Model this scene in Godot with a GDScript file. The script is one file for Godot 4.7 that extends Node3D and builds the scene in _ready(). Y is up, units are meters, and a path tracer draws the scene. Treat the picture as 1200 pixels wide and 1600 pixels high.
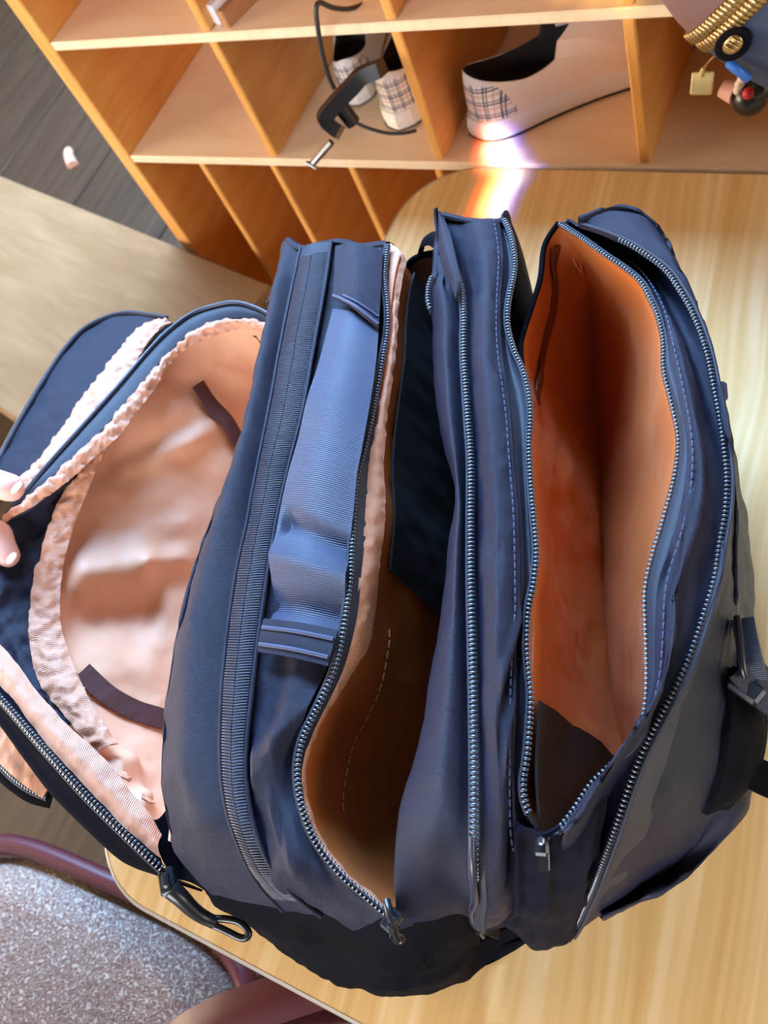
extends Node3D
# A navy backpack lying unzipped on a maple table in front of a cubby shelf with shoes.
# Metres, y up. Table top at 0.74; x along the shelf, +z towards the person who looks down.

const TT := 0.74          # table top
const SZ := -0.80         # front plane of the cubby shelf
var rng := RandomNumberGenerator.new()
var M := {}
var bag: Node3D

# ------------------------------------------------------------------ helpers
class Geo:
	var v := PackedVector3Array()
	var n := PackedVector3Array()
	var uv := PackedVector2Array()
	var i := PackedInt32Array()
	func tri(a: Vector3, b: Vector3, c: Vector3) -> void:        # clockwise seen from outside
		var nn := (c - a).cross(b - a).normalized()
		var s := v.size()
		for p in [a, b, c]:
			v.append(p); n.append(nn); uv.append(Vector2(p.x + p.z * 0.37, p.y + p.z))
		i.append_array([s, s + 1, s + 2])
	func quad(a: Vector3, b: Vector3, c: Vector3, d: Vector3) -> void:
		var nn := (c - a).cross(b - a).normalized()
		var s := v.size()
		var ex := (b - a).length()
		var ey := (d - a).length()
		for p in [a, b, c, d]:
			v.append(p); n.append(nn)
		uv.append_array([Vector2(0, 0), Vector2(ex, 0), Vector2(ex, ey), Vector2(0, ey)])
		i.append_array([s, s + 1, s + 2, s, s + 2, s + 3])
	func mesh() -> ArrayMesh:
		var a := []
		a.resize(Mesh.ARRAY_MAX)
		a[Mesh.ARRAY_VERTEX] = v; a[Mesh.ARRAY_NORMAL] = n; a[Mesh.ARRAY_TEX_UV] = uv; a[Mesh.ARRAY_INDEX] = i
		var m := ArrayMesh.new()
		m.add_surface_from_arrays(Mesh.PRIMITIVE_TRIANGLES, a)
		return m

func put(called: String, g: Geo, mat: Material, parent: Node = self, kind := "") -> MeshInstance3D:
	var o := MeshInstance3D.new()
	o.name = called
	o.mesh = g.mesh()
	o.material_override = mat
	if kind: o.set_meta("kind", kind)
	parent.add_child(o, true)
	return o

func thing(called: String, label: String, category: String, at := Vector3.ZERO, group := "") -> Node3D:
	var o := Node3D.new()
	o.name = called
	o.position = at
	o.set_meta("label", label); o.set_meta("category", category)
	if group: o.set_meta("group", group)
	add_child(o, true)
	return o

func tag(o: Node, label: String, category: String, group := "") -> void:
	o.set_meta("label", label); o.set_meta("category", category)
	if group: o.set_meta("group", group)

func V(x: float, y: float, z: float) -> Vector3:
	return Vector3(x, y, z)

func cr(a: Vector3, b: Vector3, c: Vector3, d: Vector3, t: float) -> Vector3:
	return 0.5 * (2.0 * b + (c - a) * t + (2.0 * a - 5.0 * b + 4.0 * c - d) * t * t + (3.0 * b - a - 3.0 * c + d) * t * t * t)

# a smooth curve through the points, n points evenly spaced
func crv(p: Array, n: int) -> PackedVector3Array:
	var dense := PackedVector3Array()
	var k := p.size()
	for s in k - 1:
		for j in 12:
			dense.append(cr(p[maxi(s - 1, 0)], p[s], p[s + 1], p[mini(s + 2, k - 1)], j / 12.0))
	dense.append(p[k - 1])
	var acc := PackedFloat32Array([0.0])
	for s in range(1, dense.size()):
		acc.append(acc[s - 1] + dense[s].distance_to(dense[s - 1]))
	var out := PackedVector3Array()
	var at := 0
	for j in n:
		var want := acc[acc.size() - 1] * j / float(n - 1)
		while at < acc.size() - 2 and acc[at + 1] < want:
			at += 1
		out.append(dense[at].lerp(dense[at + 1], clampf((want - acc[at]) / maxf(acc[at + 1] - acc[at], 1e-9), 0, 1)))
	return out

func length_of(p: PackedVector3Array) -> float:
	var l := 0.0
	for s in range(1, p.size()): l += p[s].distance_to(p[s - 1])
	return l

# part of a curve, by fractions of its length
func cut(p: Array, a: float, b: float) -> Array:
	var c := crv(p, 101)
	var out := []
	for j in range(int(a * 100), int(b * 100) + 1, 2): out.append(c[j])
	return out

func shift(p: Array, d: Vector3) -> Array:
	var out := []
	for q in p: out.append(q + d)
	return out

# same plan, other height above the table
func drop(p: Array, k: float, d := Vector3.ZERO) -> Array:
	var out := []
	for q in p: out.append(Vector3(q.x, TT + k, q.z) + d)
	return out

func mix(a: Array, b: Array, t: float, d := Vector3.ZERO, n := 24) -> Array:
	var p := crv(a, n)
	var q := crv(b, n)
	var out := []
	for j in n: out.append(p[j].lerp(q[j], t) + d)
	return out

# like mix, with the offset fading out at both ends
func mix0(a: Array, b: Array, t: float, d: Vector3, n := 40) -> Array:
	var p := crv(a, n)
	var q := crv(b, n)
	var out := []
	for j in n:
		var e := j / float(n - 1)
		out.append(p[j].lerp(q[j], t) + d * minf(1.0, 5.0 * minf(e, 1.0 - e)))
	return out

var fold_noise := FastNoiseLite.new()

# cloth (or any skin) stretched over rails; face: which way its good side looks
# o: sub, nv, th (thickness), amp, freq, folds [[u0, v0, u1, v1, width, height]], face, straight
func skin(rails: Array, o: Dictionary) -> Dictionary:
	var nv: int = o.get("nv", 90)
	var sub: int = o.get("sub", 6)
	var th: float = o.get("th", 0.0016)
	var amp: float = o.get("amp", 0.0)
	var freq: float = o.get("freq", 30.0)
	var face: Vector3 = o.get("face", Vector3.UP)
	var folds: Array = o.get("folds", [])
	var straight: bool = o.get("straight", false)
	var rs := []
	for r in rails: rs.append(crv(r, nv))
	var k := rs.size()
	var nu := (k - 1) * sub + 1
	var P := PackedVector3Array()
	P.resize(nu * nv)
	for j in nv:
		for s in k - 1:
			for t in sub:
				var a: Vector3 = rs[maxi(s - 1, 0)][j]
				var b: Vector3 = rs[s][j]
				var c: Vector3 = rs[s + 1][j]
				var d: Vector3 = rs[mini(s + 2, k - 1)][j]
				var f := t / float(sub)
				P[j * nu + s * sub + t] = b.lerp(c, f) if straight else cr(a, b, c, d, f)
		P[j * nu + nu - 1] = rs[k - 1][j]
	var N := normals(P, nu, nv, face)
	var pin: float = o.get("pin", 1.0)
	if amp > 0.0 or folds.size():
		for j in nv:
			for u in nu:
				var fu := u / float(nu - 1)
				var fv := j / float(nv - 1)
				var q := P[j * nu + u]
				var h := 0.0
				var hold := lerpf(1.0, minf(1.0, 5.0 * minf(fu, 1.0 - fu)), pin)
				if amp > 0.0:
					h += amp * hold * fold_noise.get_noise_3d(q.x * freq, q.y * freq, q.z * freq)
				for w in folds:
					var a2 := Vector2(w[0], w[1])
					var b2 := Vector2(w[2], w[3])
					var e := Vector2(fu, fv)
					var tt := clampf((e - a2).dot(b2 - a2) / maxf((b2 - a2).length_squared(), 1e-6), 0, 1)
					var dd: float = (e - a2.lerp(b2, tt)).length() / w[4]
					h += w[5] * exp(-dd * dd) * (1.0 if w.size() < 7 else sin(PI * clampf(tt, 0.08, 0.92)))
				P[j * nu + u] = q + N[j * nu + u] * h
		N = normals(P, nu, nv, face)
	return {"P": P, "N": N, "nu": nu, "nv": nv, "th": th}

func normals(P: PackedVector3Array, nu: int, nv: int, face: Vector3) -> PackedVector3Array:
	var N := PackedVector3Array()
	N.resize(nu * nv)
	var sum := Vector3.ZERO
	for j in nv:
		for u in nu:
			var du := P[j * nu + mini(u + 1, nu - 1)] - P[j * nu + maxi(u - 1, 0)]
			var dv := P[mini(j + 1, nv - 1) * nu + u] - P[maxi(j - 1, 0) * nu + u]
			var c := du.cross(dv).normalized()
			N[j * nu + u] = c
			sum += c
	if sum.dot(face) < 0:
		for q in N.size(): N[q] = -N[q]
	return N

# writes a skin as a thin closed sheet
func sheet(g: Geo, s: Dictionary) -> void:
	var P: PackedVector3Array = s.P
	var N: PackedVector3Array = s.N
	var nu: int = s.nu
	var nv: int = s.nv
	var th: float = s.th
	var mid := (nv / 2) * nu + nu / 2
	var votes := 0.0
	for j in range(0, nv - 1, 3):
		for u in nu - 1:
			var q := j * nu + u
			votes += signf((P[q + 1] - P[q]).cross(P[q + nu] - P[q]).dot(N[q]))
	var front := votes < 0      # (u, v) order already clockwise from the good side
	var us := PackedFloat32Array()
	us.resize(nu)
	for u in range(1, nu):
		us[u] = us[u - 1] + P[mid - nu / 2 + u].distance_to(P[mid - nu / 2 + u - 1])
	var vs := PackedFloat32Array()
	vs.resize(nv)
	for j in range(1, nv):
		vs[j] = vs[j - 1] + P[j * nu + nu / 2].distance_to(P[(j - 1) * nu + nu / 2])
	for side in 2:
		var base := g.v.size()
		for j in nv:
			for u in nu:
				var q := j * nu + u
				g.v.append(P[q] - (N[q] * th if side else Vector3.ZERO))
				g.n.append(-N[q] if side else N[q])
				g.uv.append(Vector2(us[u], vs[j]))
		for j in nv - 1:
			for u in nu - 1:
				var a := base + j * nu + u
				if front == (side == 0):
					g.i.append_array([a, a + 1, a + nu, a + 1, a + nu + 1, a + nu])
				else:
					g.i.append_array([a, a + nu, a + 1, a + 1, a + nu, a + nu + 1])
	for e in [[0, 1, nu, 0], [(nv - 1) * nu, 1, nu, 1], [0, nu, nv, 1], [nu - 1, nu, nv, 0]]:   # the rim
		for j in e[2] - 1:
			var a: int = e[0] + e[1] * j
			var b: int = a + e[1]
			var pa := P[a]
			var pb := P[b]
			var qa := P[a] - N[a] * th
			var qb := P[b] - N[b] * th
			if (e[3] == 1) == front: g.quad(pa, pb, qb, qa)
			else: g.quad(pb, pa, qa, qb)

func cloth(called: String, rails: Array, o: Dictionary, mat: Material, parent: Node) -> Dictionary:
	var s := skin(rails, o)
	var g := Geo.new()
	sheet(g, s)
	s.node = put(called, g, mat, parent)
	return s

# point on a skin, lifted along its normal
func on(s: Dictionary, u: float, v: float, h := 0.0) -> Vector3:
	var nu: int = s.nu
	var nv: int = s.nv
	var x := clampf(u, 0, 1) * (nu - 1)
	var y := clampf(v, 0, 1) * (nv - 1)
	var a := mini(int(x), nu - 2)
	var b := mini(int(y), nv - 2)
	var fx := x - a
	var fy := y - b
	var P: PackedVector3Array = s.P
	var N: PackedVector3Array = s.N
	var q := b * nu + a
	var p := P[q].lerp(P[q + 1], fx).lerp(P[q + nu].lerp(P[q + nu + 1], fx), fy)
	return p + N[q] * h

func path_on(s: Dictionary, uv: Array, h: float, n := 30) -> Array:
	var flat := []
	for e in uv: flat.append(Vector3(e[0], e[1], 0))
	var out := []
	for c in crv(flat, n): out.append(on(s, c.x, c.y, h))
	return out

# a strip of the given width along a curve; side: rough direction across it
func strip(g: Geo, p: Array, width: float, side: Vector3, o := {}) -> void:
	var up: Vector3 = o.get("face", Vector3.UP)
	var n: int = o.get("nv", 60)
	var c := crv(p, n)
	var l := []
	var m := []
	var r := []
	for j in n:
		var t := (c[mini(j + 1, n - 1)] - c[maxi(j - 1, 0)]).normalized()
		var s := (side - t * side.dot(t)).normalized()
		var taper: float = o.get("taper", 0.0)
		var e := j / float(n - 1)
		if taper > 0.0: s *= sqrt(clampf(minf(e, 1.0 - e) / taper, 0.02, 1.0))
		l.append(c[j] - s * width * 0.5)
		m.append(c[j] + up * o.get("crown", 0.0))
		r.append(c[j] + s * width * 0.5)
	var q := {"nv": n, "sub": o.get("sub", 4), "th": o.get("th", 0.0012), "face": up, "amp": o.get("amp", 0.0), "freq": o.get("freq", 60.0)}
	sheet(g, skin([l, m, r], q))

func tube(g: Geo, p: Array, r: float, n := 40, sides := 8, r2 := -1.0) -> void:
	var c := crv(p, n)
	var base := g.v.size()
	var ref := Vector3(0.21, 0.9, 0.13)
	for j in n:
		var t := (c[mini(j + 1, n - 1)] - c[maxi(j - 1, 0)]).normalized()
		var a := (ref - t * ref.dot(t)).normalized()
		ref = a
		var b := t.cross(a)
		var rr := r if r2 < 0 else lerpf(r, r2, j / float(n - 1))
		for k in sides + 1:
			var w := TAU * k / sides
			var d := a * cos(w) + b * sin(w)
			g.v.append(c[j] + d * rr); g.n.append(d); g.uv.append(Vector2(k / float(sides), j * 0.01))
	for j in n - 1:
		for k in sides:
			var q := base + j * (sides + 1) + k
			g.i.append_array([q, q + sides + 1, q + 1, q + 1, q + sides + 1, q + sides + 2])
	for e in [0, n - 1]:
		var q := g.v.size()
		var t := (c[1] - c[0]).normalized() * -1.0 if e == 0 else (c[n - 1] - c[n - 2]).normalized()
		g.v.append(c[e]); g.n.append(t); g.uv.append(Vector2.ZERO)
		for k in sides + 1:
			g.v.append(g.v[base + e * (sides + 1) + k]); g.n.append(t); g.uv.append(Vector2.ZERO)
		for k in sides:
			if e == 0: g.i.append_array([q, q + 1 + k, q + 2 + k])
			else: g.i.append_array([q, q + 2 + k, q + 1 + k])

# a box with chamfered edges
func cbox(g: Geo, t: Transform3D, s: Vector3, c := 0.001) -> void:
	var h := s * 0.5
	c = minf(c, minf(h.x, minf(h.y, h.z)) * 0.7)
	var P := func(ax: int, sg: float, i1: float, i2: float, inset: bool) -> Vector3:
		var p := Vector3.ZERO
		var a1 := (ax + 1) % 3
		var a2 := (ax + 2) % 3
		p[ax] = sg * (h[ax] if inset else h[ax])
		p[a1] = i1 * (h[a1] - c)
		p[a2] = i2 * (h[a2] - c)
		return t * p
	for ax in 3:
		for sg in [-1.0, 1.0]:
			var q := [P.call(ax, sg, -1, -1, true), P.call(ax, sg, 1, -1, true), P.call(ax, sg, 1, 1, true), P.call(ax, sg, -1, 1, true)]
			if (sg > 0): g.quad(q[3], q[2], q[1], q[0])
			else: g.quad(q[0], q[1], q[2], q[3])
	for ax in 3:               # edges between the faces across a1 and a2, along ax
		var a1 := (ax + 1) % 3
		var a2 := (ax + 2) % 3
		for s1 in [-1.0, 1.0]:
			for s2 in [-1.0, 1.0]:
				var q := []
				for e in [[0, -1.0], [0, 1.0], [1, 1.0], [1, -1.0]]:
					var p := Vector3.ZERO
					p[ax] = e[1] * (h[ax] - c)
					p[a1] = s1 * (h[a1] if e[0] == 0 else h[a1] - c)
					p[a2] = s2 * (h[a2] - c if e[0] == 0 else h[a2])
					q.append(t * p)
				if s1 * s2 > 0: g.quad(q[0], q[1], q[2], q[3])
				else: g.quad(q[3], q[2], q[1], q[0])
	for sx in [-1.0, 1.0]:
		for sy in [-1.0, 1.0]:
			for sz in [-1.0, 1.0]:
				var a := t * Vector3(sx * h.x, sy * (h.y - c), sz * (h.z - c))
				var b := t * Vector3(sx * (h.x - c), sy * h.y, sz * (h.z - c))
				var d := t * Vector3(sx * (h.x - c), sy * (h.y - c), sz * h.z)
				if sx * sy * sz > 0: g.tri(a, d, b)
				else: g.tri(a, b, d)

func at(p: Vector3, b := Basis()) -> Transform3D:
	return Transform3D(b, p)

func block(called: String, p: Vector3, s: Vector3, mat: Material, parent: Node = self, c := 0.002, b := Basis()) -> MeshInstance3D:
	var g := Geo.new()
	cbox(g, at(p, b), s, c)
	return put(called, g, mat, parent)

# one row of zip teeth standing on a curve. out: direction in which the teeth reach over the tape edge
func teeth(called: String, p: Array, out: Vector3, parent: Node, o := {}) -> void:
	var pitch: float = o.get("pitch", 0.0027)
	var l := length_of(crv(p, 200))
	var n := int(l / pitch)
	var c := crv(p, n + 2)
	var g := Geo.new()
	var sx: float = o.get("reach", 0.0042)
	var up: Vector3 = o.get("up", Vector3.UP)
	for j in range(1, n + 1):
		var t := (c[j + 1] - c[j - 1]).normalized()
		var s := (out - t * out.dot(t)).normalized()
		var b := Basis(s, s.cross(t) * signf(s.cross(t).dot(up)), t)
		tooth(g, at(c[j], b), sx, o.get("high", 0.0022), pitch * 0.46)
	put(called, g, M.teeth, parent, "stuff")
	if o.get("cord", true):
		var g2 := Geo.new()
		tube(g2, shift(Array(c), -out * sx * 0.45), 0.0011, 160, 6)
		put("zip_cord", g2, M.tape, parent)

# a rounded tooth: domed across x, so that every one catches a glint
func tooth(g: Geo, t: Transform3D, sx: float, sy: float, sz: float) -> void:
	var prof := [Vector2(-0.5, -0.5), Vector2(-0.5, 0.25), Vector2(-0.22, 0.5), Vector2(0.2, 0.5), Vector2(0.5, 0.15), Vector2(0.5, -0.5)]
	var base := g.v.size()
	for zz in 2:
		for q in prof:
			g.v.append(t * Vector3(q.x * sx, q.y * sy, (zz - 0.5) * sz))
			g.n.append((t.basis * Vector3(q.x, q.y + 0.25, (zz - 0.5) * 0.9)).normalized())
			g.uv.append(Vector2.ZERO)
	var flip := t.basis.determinant() < 0
	var ids := []
	for k in 5:
		ids.append([base + k, base + k + 1, base + k + 6])
		ids.append([base + k + 1, base + k + 7, base + k + 6])
	for k in range(1, 5):
		ids.append([base, base + k + 1, base + k])
		ids.append([base + 6, base + 6 + k, base + 7 + k])
	for e in ids:
		if flip: g.i.append_array([e[0], e[2], e[1]])
		else: g.i.append_array(e)

# a line of stitches on a curve
func stitches(called: String, p: Array, mat: Material, parent: Node, long := 0.0026, gap := 0.0014, r := 0.00042) -> void:
	var l := length_of(crv(p, 200))
	var n := int(l / (long + gap))
	var c := crv(p, n * 3 + 1)
	var g := Geo.new()
	for j in n:
		tube(g, [c[j * 3], c[j * 3 + 1] + Vector3.UP * r * 0.8, c[j * 3 + 2]], r, 5, 5)
	put(called, g, mat, parent, "stuff")

# ------------------------------------------------------------------ materials
func grey_image(n: int, f: Callable) -> Image:
	var im := Image.create_empty(n, n, false, Image.FORMAT_RGB8)
	for y in n:
		for x in n:
			var g: float = clampf(f.call(x, y), 0, 1)
			im.set_pixel(x, y, Color(g, g, g))
	return im

func bump(im: Image, scale: float) -> ImageTexture:
	var c := im.duplicate()
	c.convert(Image.FORMAT_RGBA8)
	c.bump_map_to_normal_map(scale)
	return ImageTexture.create_from_image(c)

func mat(c: Color, rough: float, o := {}) -> StandardMaterial3D:
	var m := StandardMaterial3D.new()
	m.albedo_color = c
	m.roughness = rough
	m.metallic = o.get("metal", 0.0)
	m.metallic_specular = o.get("spec", 0.5)
	if o.has("tex"): m.albedo_texture = o.tex
	if o.has("normal"):
		m.normal_enabled = true
		m.normal_texture = o.normal
		m.normal_scale = o.get("depth", 1.0)
	if o.has("scale"): m.uv1_scale = Vector3(o.scale[0], o.scale[1], 1)
	if o.has("sheen"):
		m.rim_enabled = true
		m.rim = o.sheen
		m.rim_tint = 0.5
	if o.has("coat"):
		m.clearcoat_enabled = true
		m.clearcoat = o.coat
		m.clearcoat_roughness = o.get("coat_rough", 0.25)
	if o.has("tri"):
		m.uv1_triplanar = true
		m.uv1_world_triplanar = true
		m.uv1_scale = o.tri
	return m

func c8(r: int, g: int, b: int) -> Color:
	return Color8(r, g, b)

# wood: fine streaks along v with a few stronger ones; base colours given
func wood_image(n: int, dark: Color, mid: Color, light: Color, seed_: int, fine: float, long: float, flecks: float) -> Image:
	var a := FastNoiseLite.new()
	a.seed = seed_
	a.noise_type = FastNoiseLite.TYPE_SIMPLEX
	a.frequency = 1.0
	a.fractal_octaves = 3
	var im := Image.create_empty(n, n, false, Image.FORMAT_RGB8)
	for y in n:
		for x in n:
			var u := x / float(n)
			var v := y / float(n)
			var warp := a.get_noise_2d(u * 3.0, v * 2.0) * 0.02
			var s := a.get_noise_2d((u + warp) * fine, v * long) * 0.6 + a.get_noise_2d((u + warp) * fine * 4.0 + 40, v * long * 2.2) * 0.45 + a.get_noise_2d(u * 5.0 + 9, v * 2.0) * 0.3
			var fl := smoothstep(0.35, 0.75, a.get_noise_2d(u * fine * 2.2 + 300, v * long * 6.0)) * flecks
			var t := clampf(0.5 + s * 0.75, 0, 1)
			var c := dark.lerp(mid, t * 2.0) if t < 0.5 else mid.lerp(light, t * 2.0 - 1.0)
			im.set_pixel(x, y, c.lerp(dark, fl))
	return im

func make_materials() -> void:
	var nz := FastNoiseLite.new()
	nz.seed = 5
	nz.frequency = 1.0
	var weave := grey_image(256, func(x, y):
		var slub: float = nz.get_noise_2d(x * 0.035, y * 0.55) * 0.45 + nz.get_noise_2d(x * 0.4 + 90, y * 0.4) * 0.2
		return 0.5 + slub + 0.2 * sin(TAU * (x + y) / 8.0))
	var weave_n := bump(weave, 3.0)
	var ribs := grey_image(128, func(_x, y): return 0.5 + 0.42 * sin(TAU * y / 16.0) + 0.06 * nz.get_noise_2d(_x * 0.3, y * 0.9))
	var ribs_n := bump(ribs, 6.0)
	var mott := grey_image(128, func(x, y): return 0.82 + 0.2 * nz.get_noise_2d(x * 0.05, y * 0.45) + 0.08 * nz.get_noise_2d(x * 0.5, y * 0.5))
	var mott_t := ImageTexture.create_from_image(mott)
	M.navy = mat(c8(28, 32, 60), 0.5, {"normal": weave_n, "scale": [32, 32], "depth": 1.1, "sheen": 0.04, "tex": mott_t, "spec": 0.42})
	M.navy2 = mat(c8(30, 34, 60), 0.5, {"normal": weave_n, "scale": [40, 40], "depth": 0.6, "sheen": 0.04, "tex": mott_t, "spec": 0.42})
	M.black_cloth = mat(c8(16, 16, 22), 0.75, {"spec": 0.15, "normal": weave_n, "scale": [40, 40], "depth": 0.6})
	M.navy_shaded = mat(c8(22, 22, 34), 0.65, {"normal": weave_n, "scale": [32, 32], "depth": 1.0, "spec": 0.2})  # navy with the shade of the lower bag put into the colour
	M.webbing = mat(c8(38, 50, 82), 0.52, {"normal": ribs_n, "scale": [100, 90], "depth": 0.55, "sheen": 0.08, "spec": 0.6})
	M.tape = mat(c8(32, 36, 52), 0.5, {"normal": ribs_n, "scale": [100, 110], "depth": 0.5, "sheen": 0.08})
	M.coil = mat(c8(38, 43, 64), 0.38, {"sheen": 0.08, "spec": 0.6})
	M.teeth = mat(c8(88, 94, 106), 0.22, {"metal": 0.6, "spec": 0.7})
	M.plastic = mat(c8(26, 27, 32), 0.32, {"spec": 0.55})
	M.steel = mat(c8(190, 190, 188), 0.3, {"metal": 1.0})
	M.sleeve_shade_black = mat(c8(20, 18, 20), 0.8)  # black sleeve cloth, also used for sheets that stand in for shade
	M.webbing_dark = mat(c8(52, 58, 80), 0.5, {"normal": ribs_n, "scale": [100, 90], "depth": 0.6, "sheen": 0.08})
	M.lining = mat(c8(236, 180, 144), 0.5, {"normal": weave_n, "scale": [60, 60], "depth": 0.25, "sheen": 0.3})  # paler than the other lining: window light put into the colour
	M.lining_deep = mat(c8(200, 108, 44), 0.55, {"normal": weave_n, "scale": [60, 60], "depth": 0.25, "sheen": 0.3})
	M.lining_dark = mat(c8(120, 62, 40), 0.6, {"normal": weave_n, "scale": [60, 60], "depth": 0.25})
	M.binding = mat(c8(222, 158, 124), 0.45, {"normal": ribs_n, "scale": [100, 80], "depth": 0.45, "sheen": 0.5})
	M.maroon_web = mat(c8(84, 42, 40), 0.7, {"normal": ribs_n, "scale": [100, 90], "depth": 0.6, "sheen": 0.3})
	M.thread = mat(c8(66, 73, 104), 0.6)
	M.thread_tan = mat(c8(206, 160, 116), 0.6)
	# table top: pale maple strips; shelf: amber plywood
	var maple := ImageTexture.create_from_image(wood_image(1024, c8(214, 170, 108), c8(228, 190, 130), c8(240, 212, 164), 11, 36.0, 2.2, 0.22))
	M.maple = mat(c8(255, 255, 255), 0.5, {"tex": maple, "scale": [0.62, 0.62], "spec": 0.3})
	M.edge = mat(c8(150, 142, 130), 0.35)
	var ply := ImageTexture.create_from_image(wood_image(512, c8(216, 150, 74), c8(224, 160, 84), c8(230, 172, 98), 23, 9.0, 1.4, 0.0))
	M.ply = mat(c8(255, 255, 255), 0.42, {"tex": ply, "scale": [2.0, 2.0], "spec": 0.5})
	var pale := ImageTexture.create_from_image(wood_image(512, c8(236, 206, 168), c8(240, 214, 180), c8(244, 220, 190), 24, 7.0, 1.2, 0.0))
	M.ply_board_glare = mat(c8(255, 255, 255), 0.34, {"tex": pale, "scale": [2.0, 2.0], "spec": 0.5})  # paler than the side panels: daylight glare put into the colour
	M.ply_edge = mat(c8(226, 184, 124), 0.5)
	var floorw := ImageTexture.create_from_image(wood_image(512, c8(54, 38, 23), c8(64, 45, 28), c8(72, 52, 34), 31, 18.0, 1.6, 0.3))
	M.floor = mat(c8(255, 255, 255), 0.6, {"tex": floorw, "scale": [1.6, 0.7], "spec": 0.3})
	M.gap = mat(c8(40, 30, 24), 0.9)
	var benchw := ImageTexture.create_from_image(wood_image(512, c8(126, 94, 62), c8(132, 100, 68), c8(140, 107, 74), 37, 9.0, 1.4, 0.1))
	M.bench = mat(c8(255, 255, 255), 0.8, {"spec": 0.2, "tex": benchw, "scale": [1.5, 1.5]})
	# tweed: curling ivory yarn over brown
	var tw := FastNoiseLite.new()
	tw.seed = 3
	tw.noise_type = FastNoiseLite.TYPE_SIMPLEX
	tw.frequency = 1.0
	tw.fractal_octaves = 1
	var tim := Image.create_empty(384, 384, false, Image.FORMAT_RGB8)
	var th := Image.create_empty(384, 384, false, Image.FORMAT_RGB8)
	for y in 384:
		for x in 384:
			var q := 0.5 + 0.5 * sin(TAU * (1.5 * tw.get_noise_2d(x * 0.034, y * 0.04) + 0.35 * tw.get_noise_2d(x * 0.11 + 50, y * 0.11) + x / 40.0))
			var t := smoothstep(0.3, 0.75, q)
			var c := c8(184, 168, 154).lerp(c8(116, 82, 68), t)
			tim.set_pixel(x, y, c)
			th.set_pixel(x, y, Color(1 - t, 1 - t, 1 - t))
	M.tweed = mat(c8(255, 255, 255), 0.9, {"tex": ImageTexture.create_from_image(tim), "normal": bump(th, 4.0), "depth": 0.7, "scale": [4.2, 4.2], "sheen": 0.3})
	M.maroon = mat(c8(84, 30, 38), 0.4, {"spec": 0.5})
	M.pink = mat(c8(190, 40, 90), 0.6)
	M.white_shoe = mat(c8(226, 224, 222), 0.5)
	M.tan_shoe = mat(c8(242, 226, 208), 0.55)
	M.sole = mat(c8(232, 228, 220), 0.5)
	M.rubber = mat(c8(40, 38, 38), 0.7)
	M.inside = mat(c8(38, 34, 34), 0.9)
	var pl := Image.create_empty(256, 256, false, Image.FORMAT_RGB8)
	pl.fill(c8(236, 232, 228))
	for y in 256:
		for x in 256:
			var c := pl.get_pixel(x, y)
			if (x % 64) < 7 or (x % 64) in range(14, 19): c = c.lerp(c8(34, 32, 44), 0.7)
			if (y % 64) < 7 or (y % 64) in range(14, 19): c = c.lerp(c8(34, 32, 44), 0.7)
			if (x % 64) in range(40, 44): c = c.lerp(c8(190, 60, 60), 0.45)
			if (y % 64) in range(40, 52): c = c.lerp(c8(206, 160, 120), 0.45)
			pl.set_pixel(x, y, c)
	M.plaid = mat(c8(255, 255, 255), 0.6, {"tex": ImageTexture.create_from_image(pl), "scale": [16, 16]})
	M.wall = mat(c8(150, 128, 104), 0.85)
	M.ceiling = mat(c8(98, 80, 64), 0.9)
	M.trim = mat(c8(232, 228, 220), 0.5)
	M.skin = mat(c8(236, 184, 170), 0.5, {"sheen": 0.3})
	M.skin.subsurf_scatter_enabled = true
	M.skin.subsurf_scatter_strength = 0.15
	M.nail = mat(c8(234, 176, 164), 0.4, {"spec": 0.6})
	M.sleeve = mat(c8(90, 92, 100), 0.8, {"normal": weave_n, "scale": [40, 40], "depth": 0.5})
	M.mauve = mat(c8(110, 78, 74), 0.6, {"sheen": 0.4})
	M.pouch_navy = mat(c8(44, 56, 84), 0.55, {"normal": weave_n, "scale": [30, 30], "depth": 0.5, "sheen": 0.3})
	M.pouch_blue = mat(c8(50, 110, 200), 0.4)
	M.brass = mat(c8(186, 156, 108), 0.35, {"metal": 1.0})
	M.gold = mat(c8(222, 206, 150), 0.4, {"metal": 0.6})
	M.bead = mat(c8(228, 206, 190), 0.4)
	M.red = mat(c8(190, 40, 52), 0.5)
	M.cable = mat(c8(44, 44, 46), 0.5)
	M.paint = mat(c8(236, 236, 238), 0.5)
	M.raw = mat(c8(170, 118, 78), 0.7)
	M.crystal = mat(Color(0.95, 0.97, 1.0, 0.15), 0.05)
	M.crystal.transparency = BaseMaterial3D.TRANSPARENCY_ALPHA
	M.glass = mat(Color(0.95, 0.98, 1.0, 0.06), 0.03)
	M.glass.transparency = BaseMaterial3D.TRANSPARENCY_ALPHA

# ------------------------------------------------------------------ the room
const RX0 := -4.6
const RX1 := 2.6
const RZ0 := -3.0
const RZ1 := 2.6
const RH := 2.6
const SKX0 := -2.9
const SKX1 := -0.5
const SKZ0 := -2.6
const SKZ1 := -1.2

func structure(o: Node) -> Node:
	o.set_meta("kind", "structure")
	return o

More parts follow.
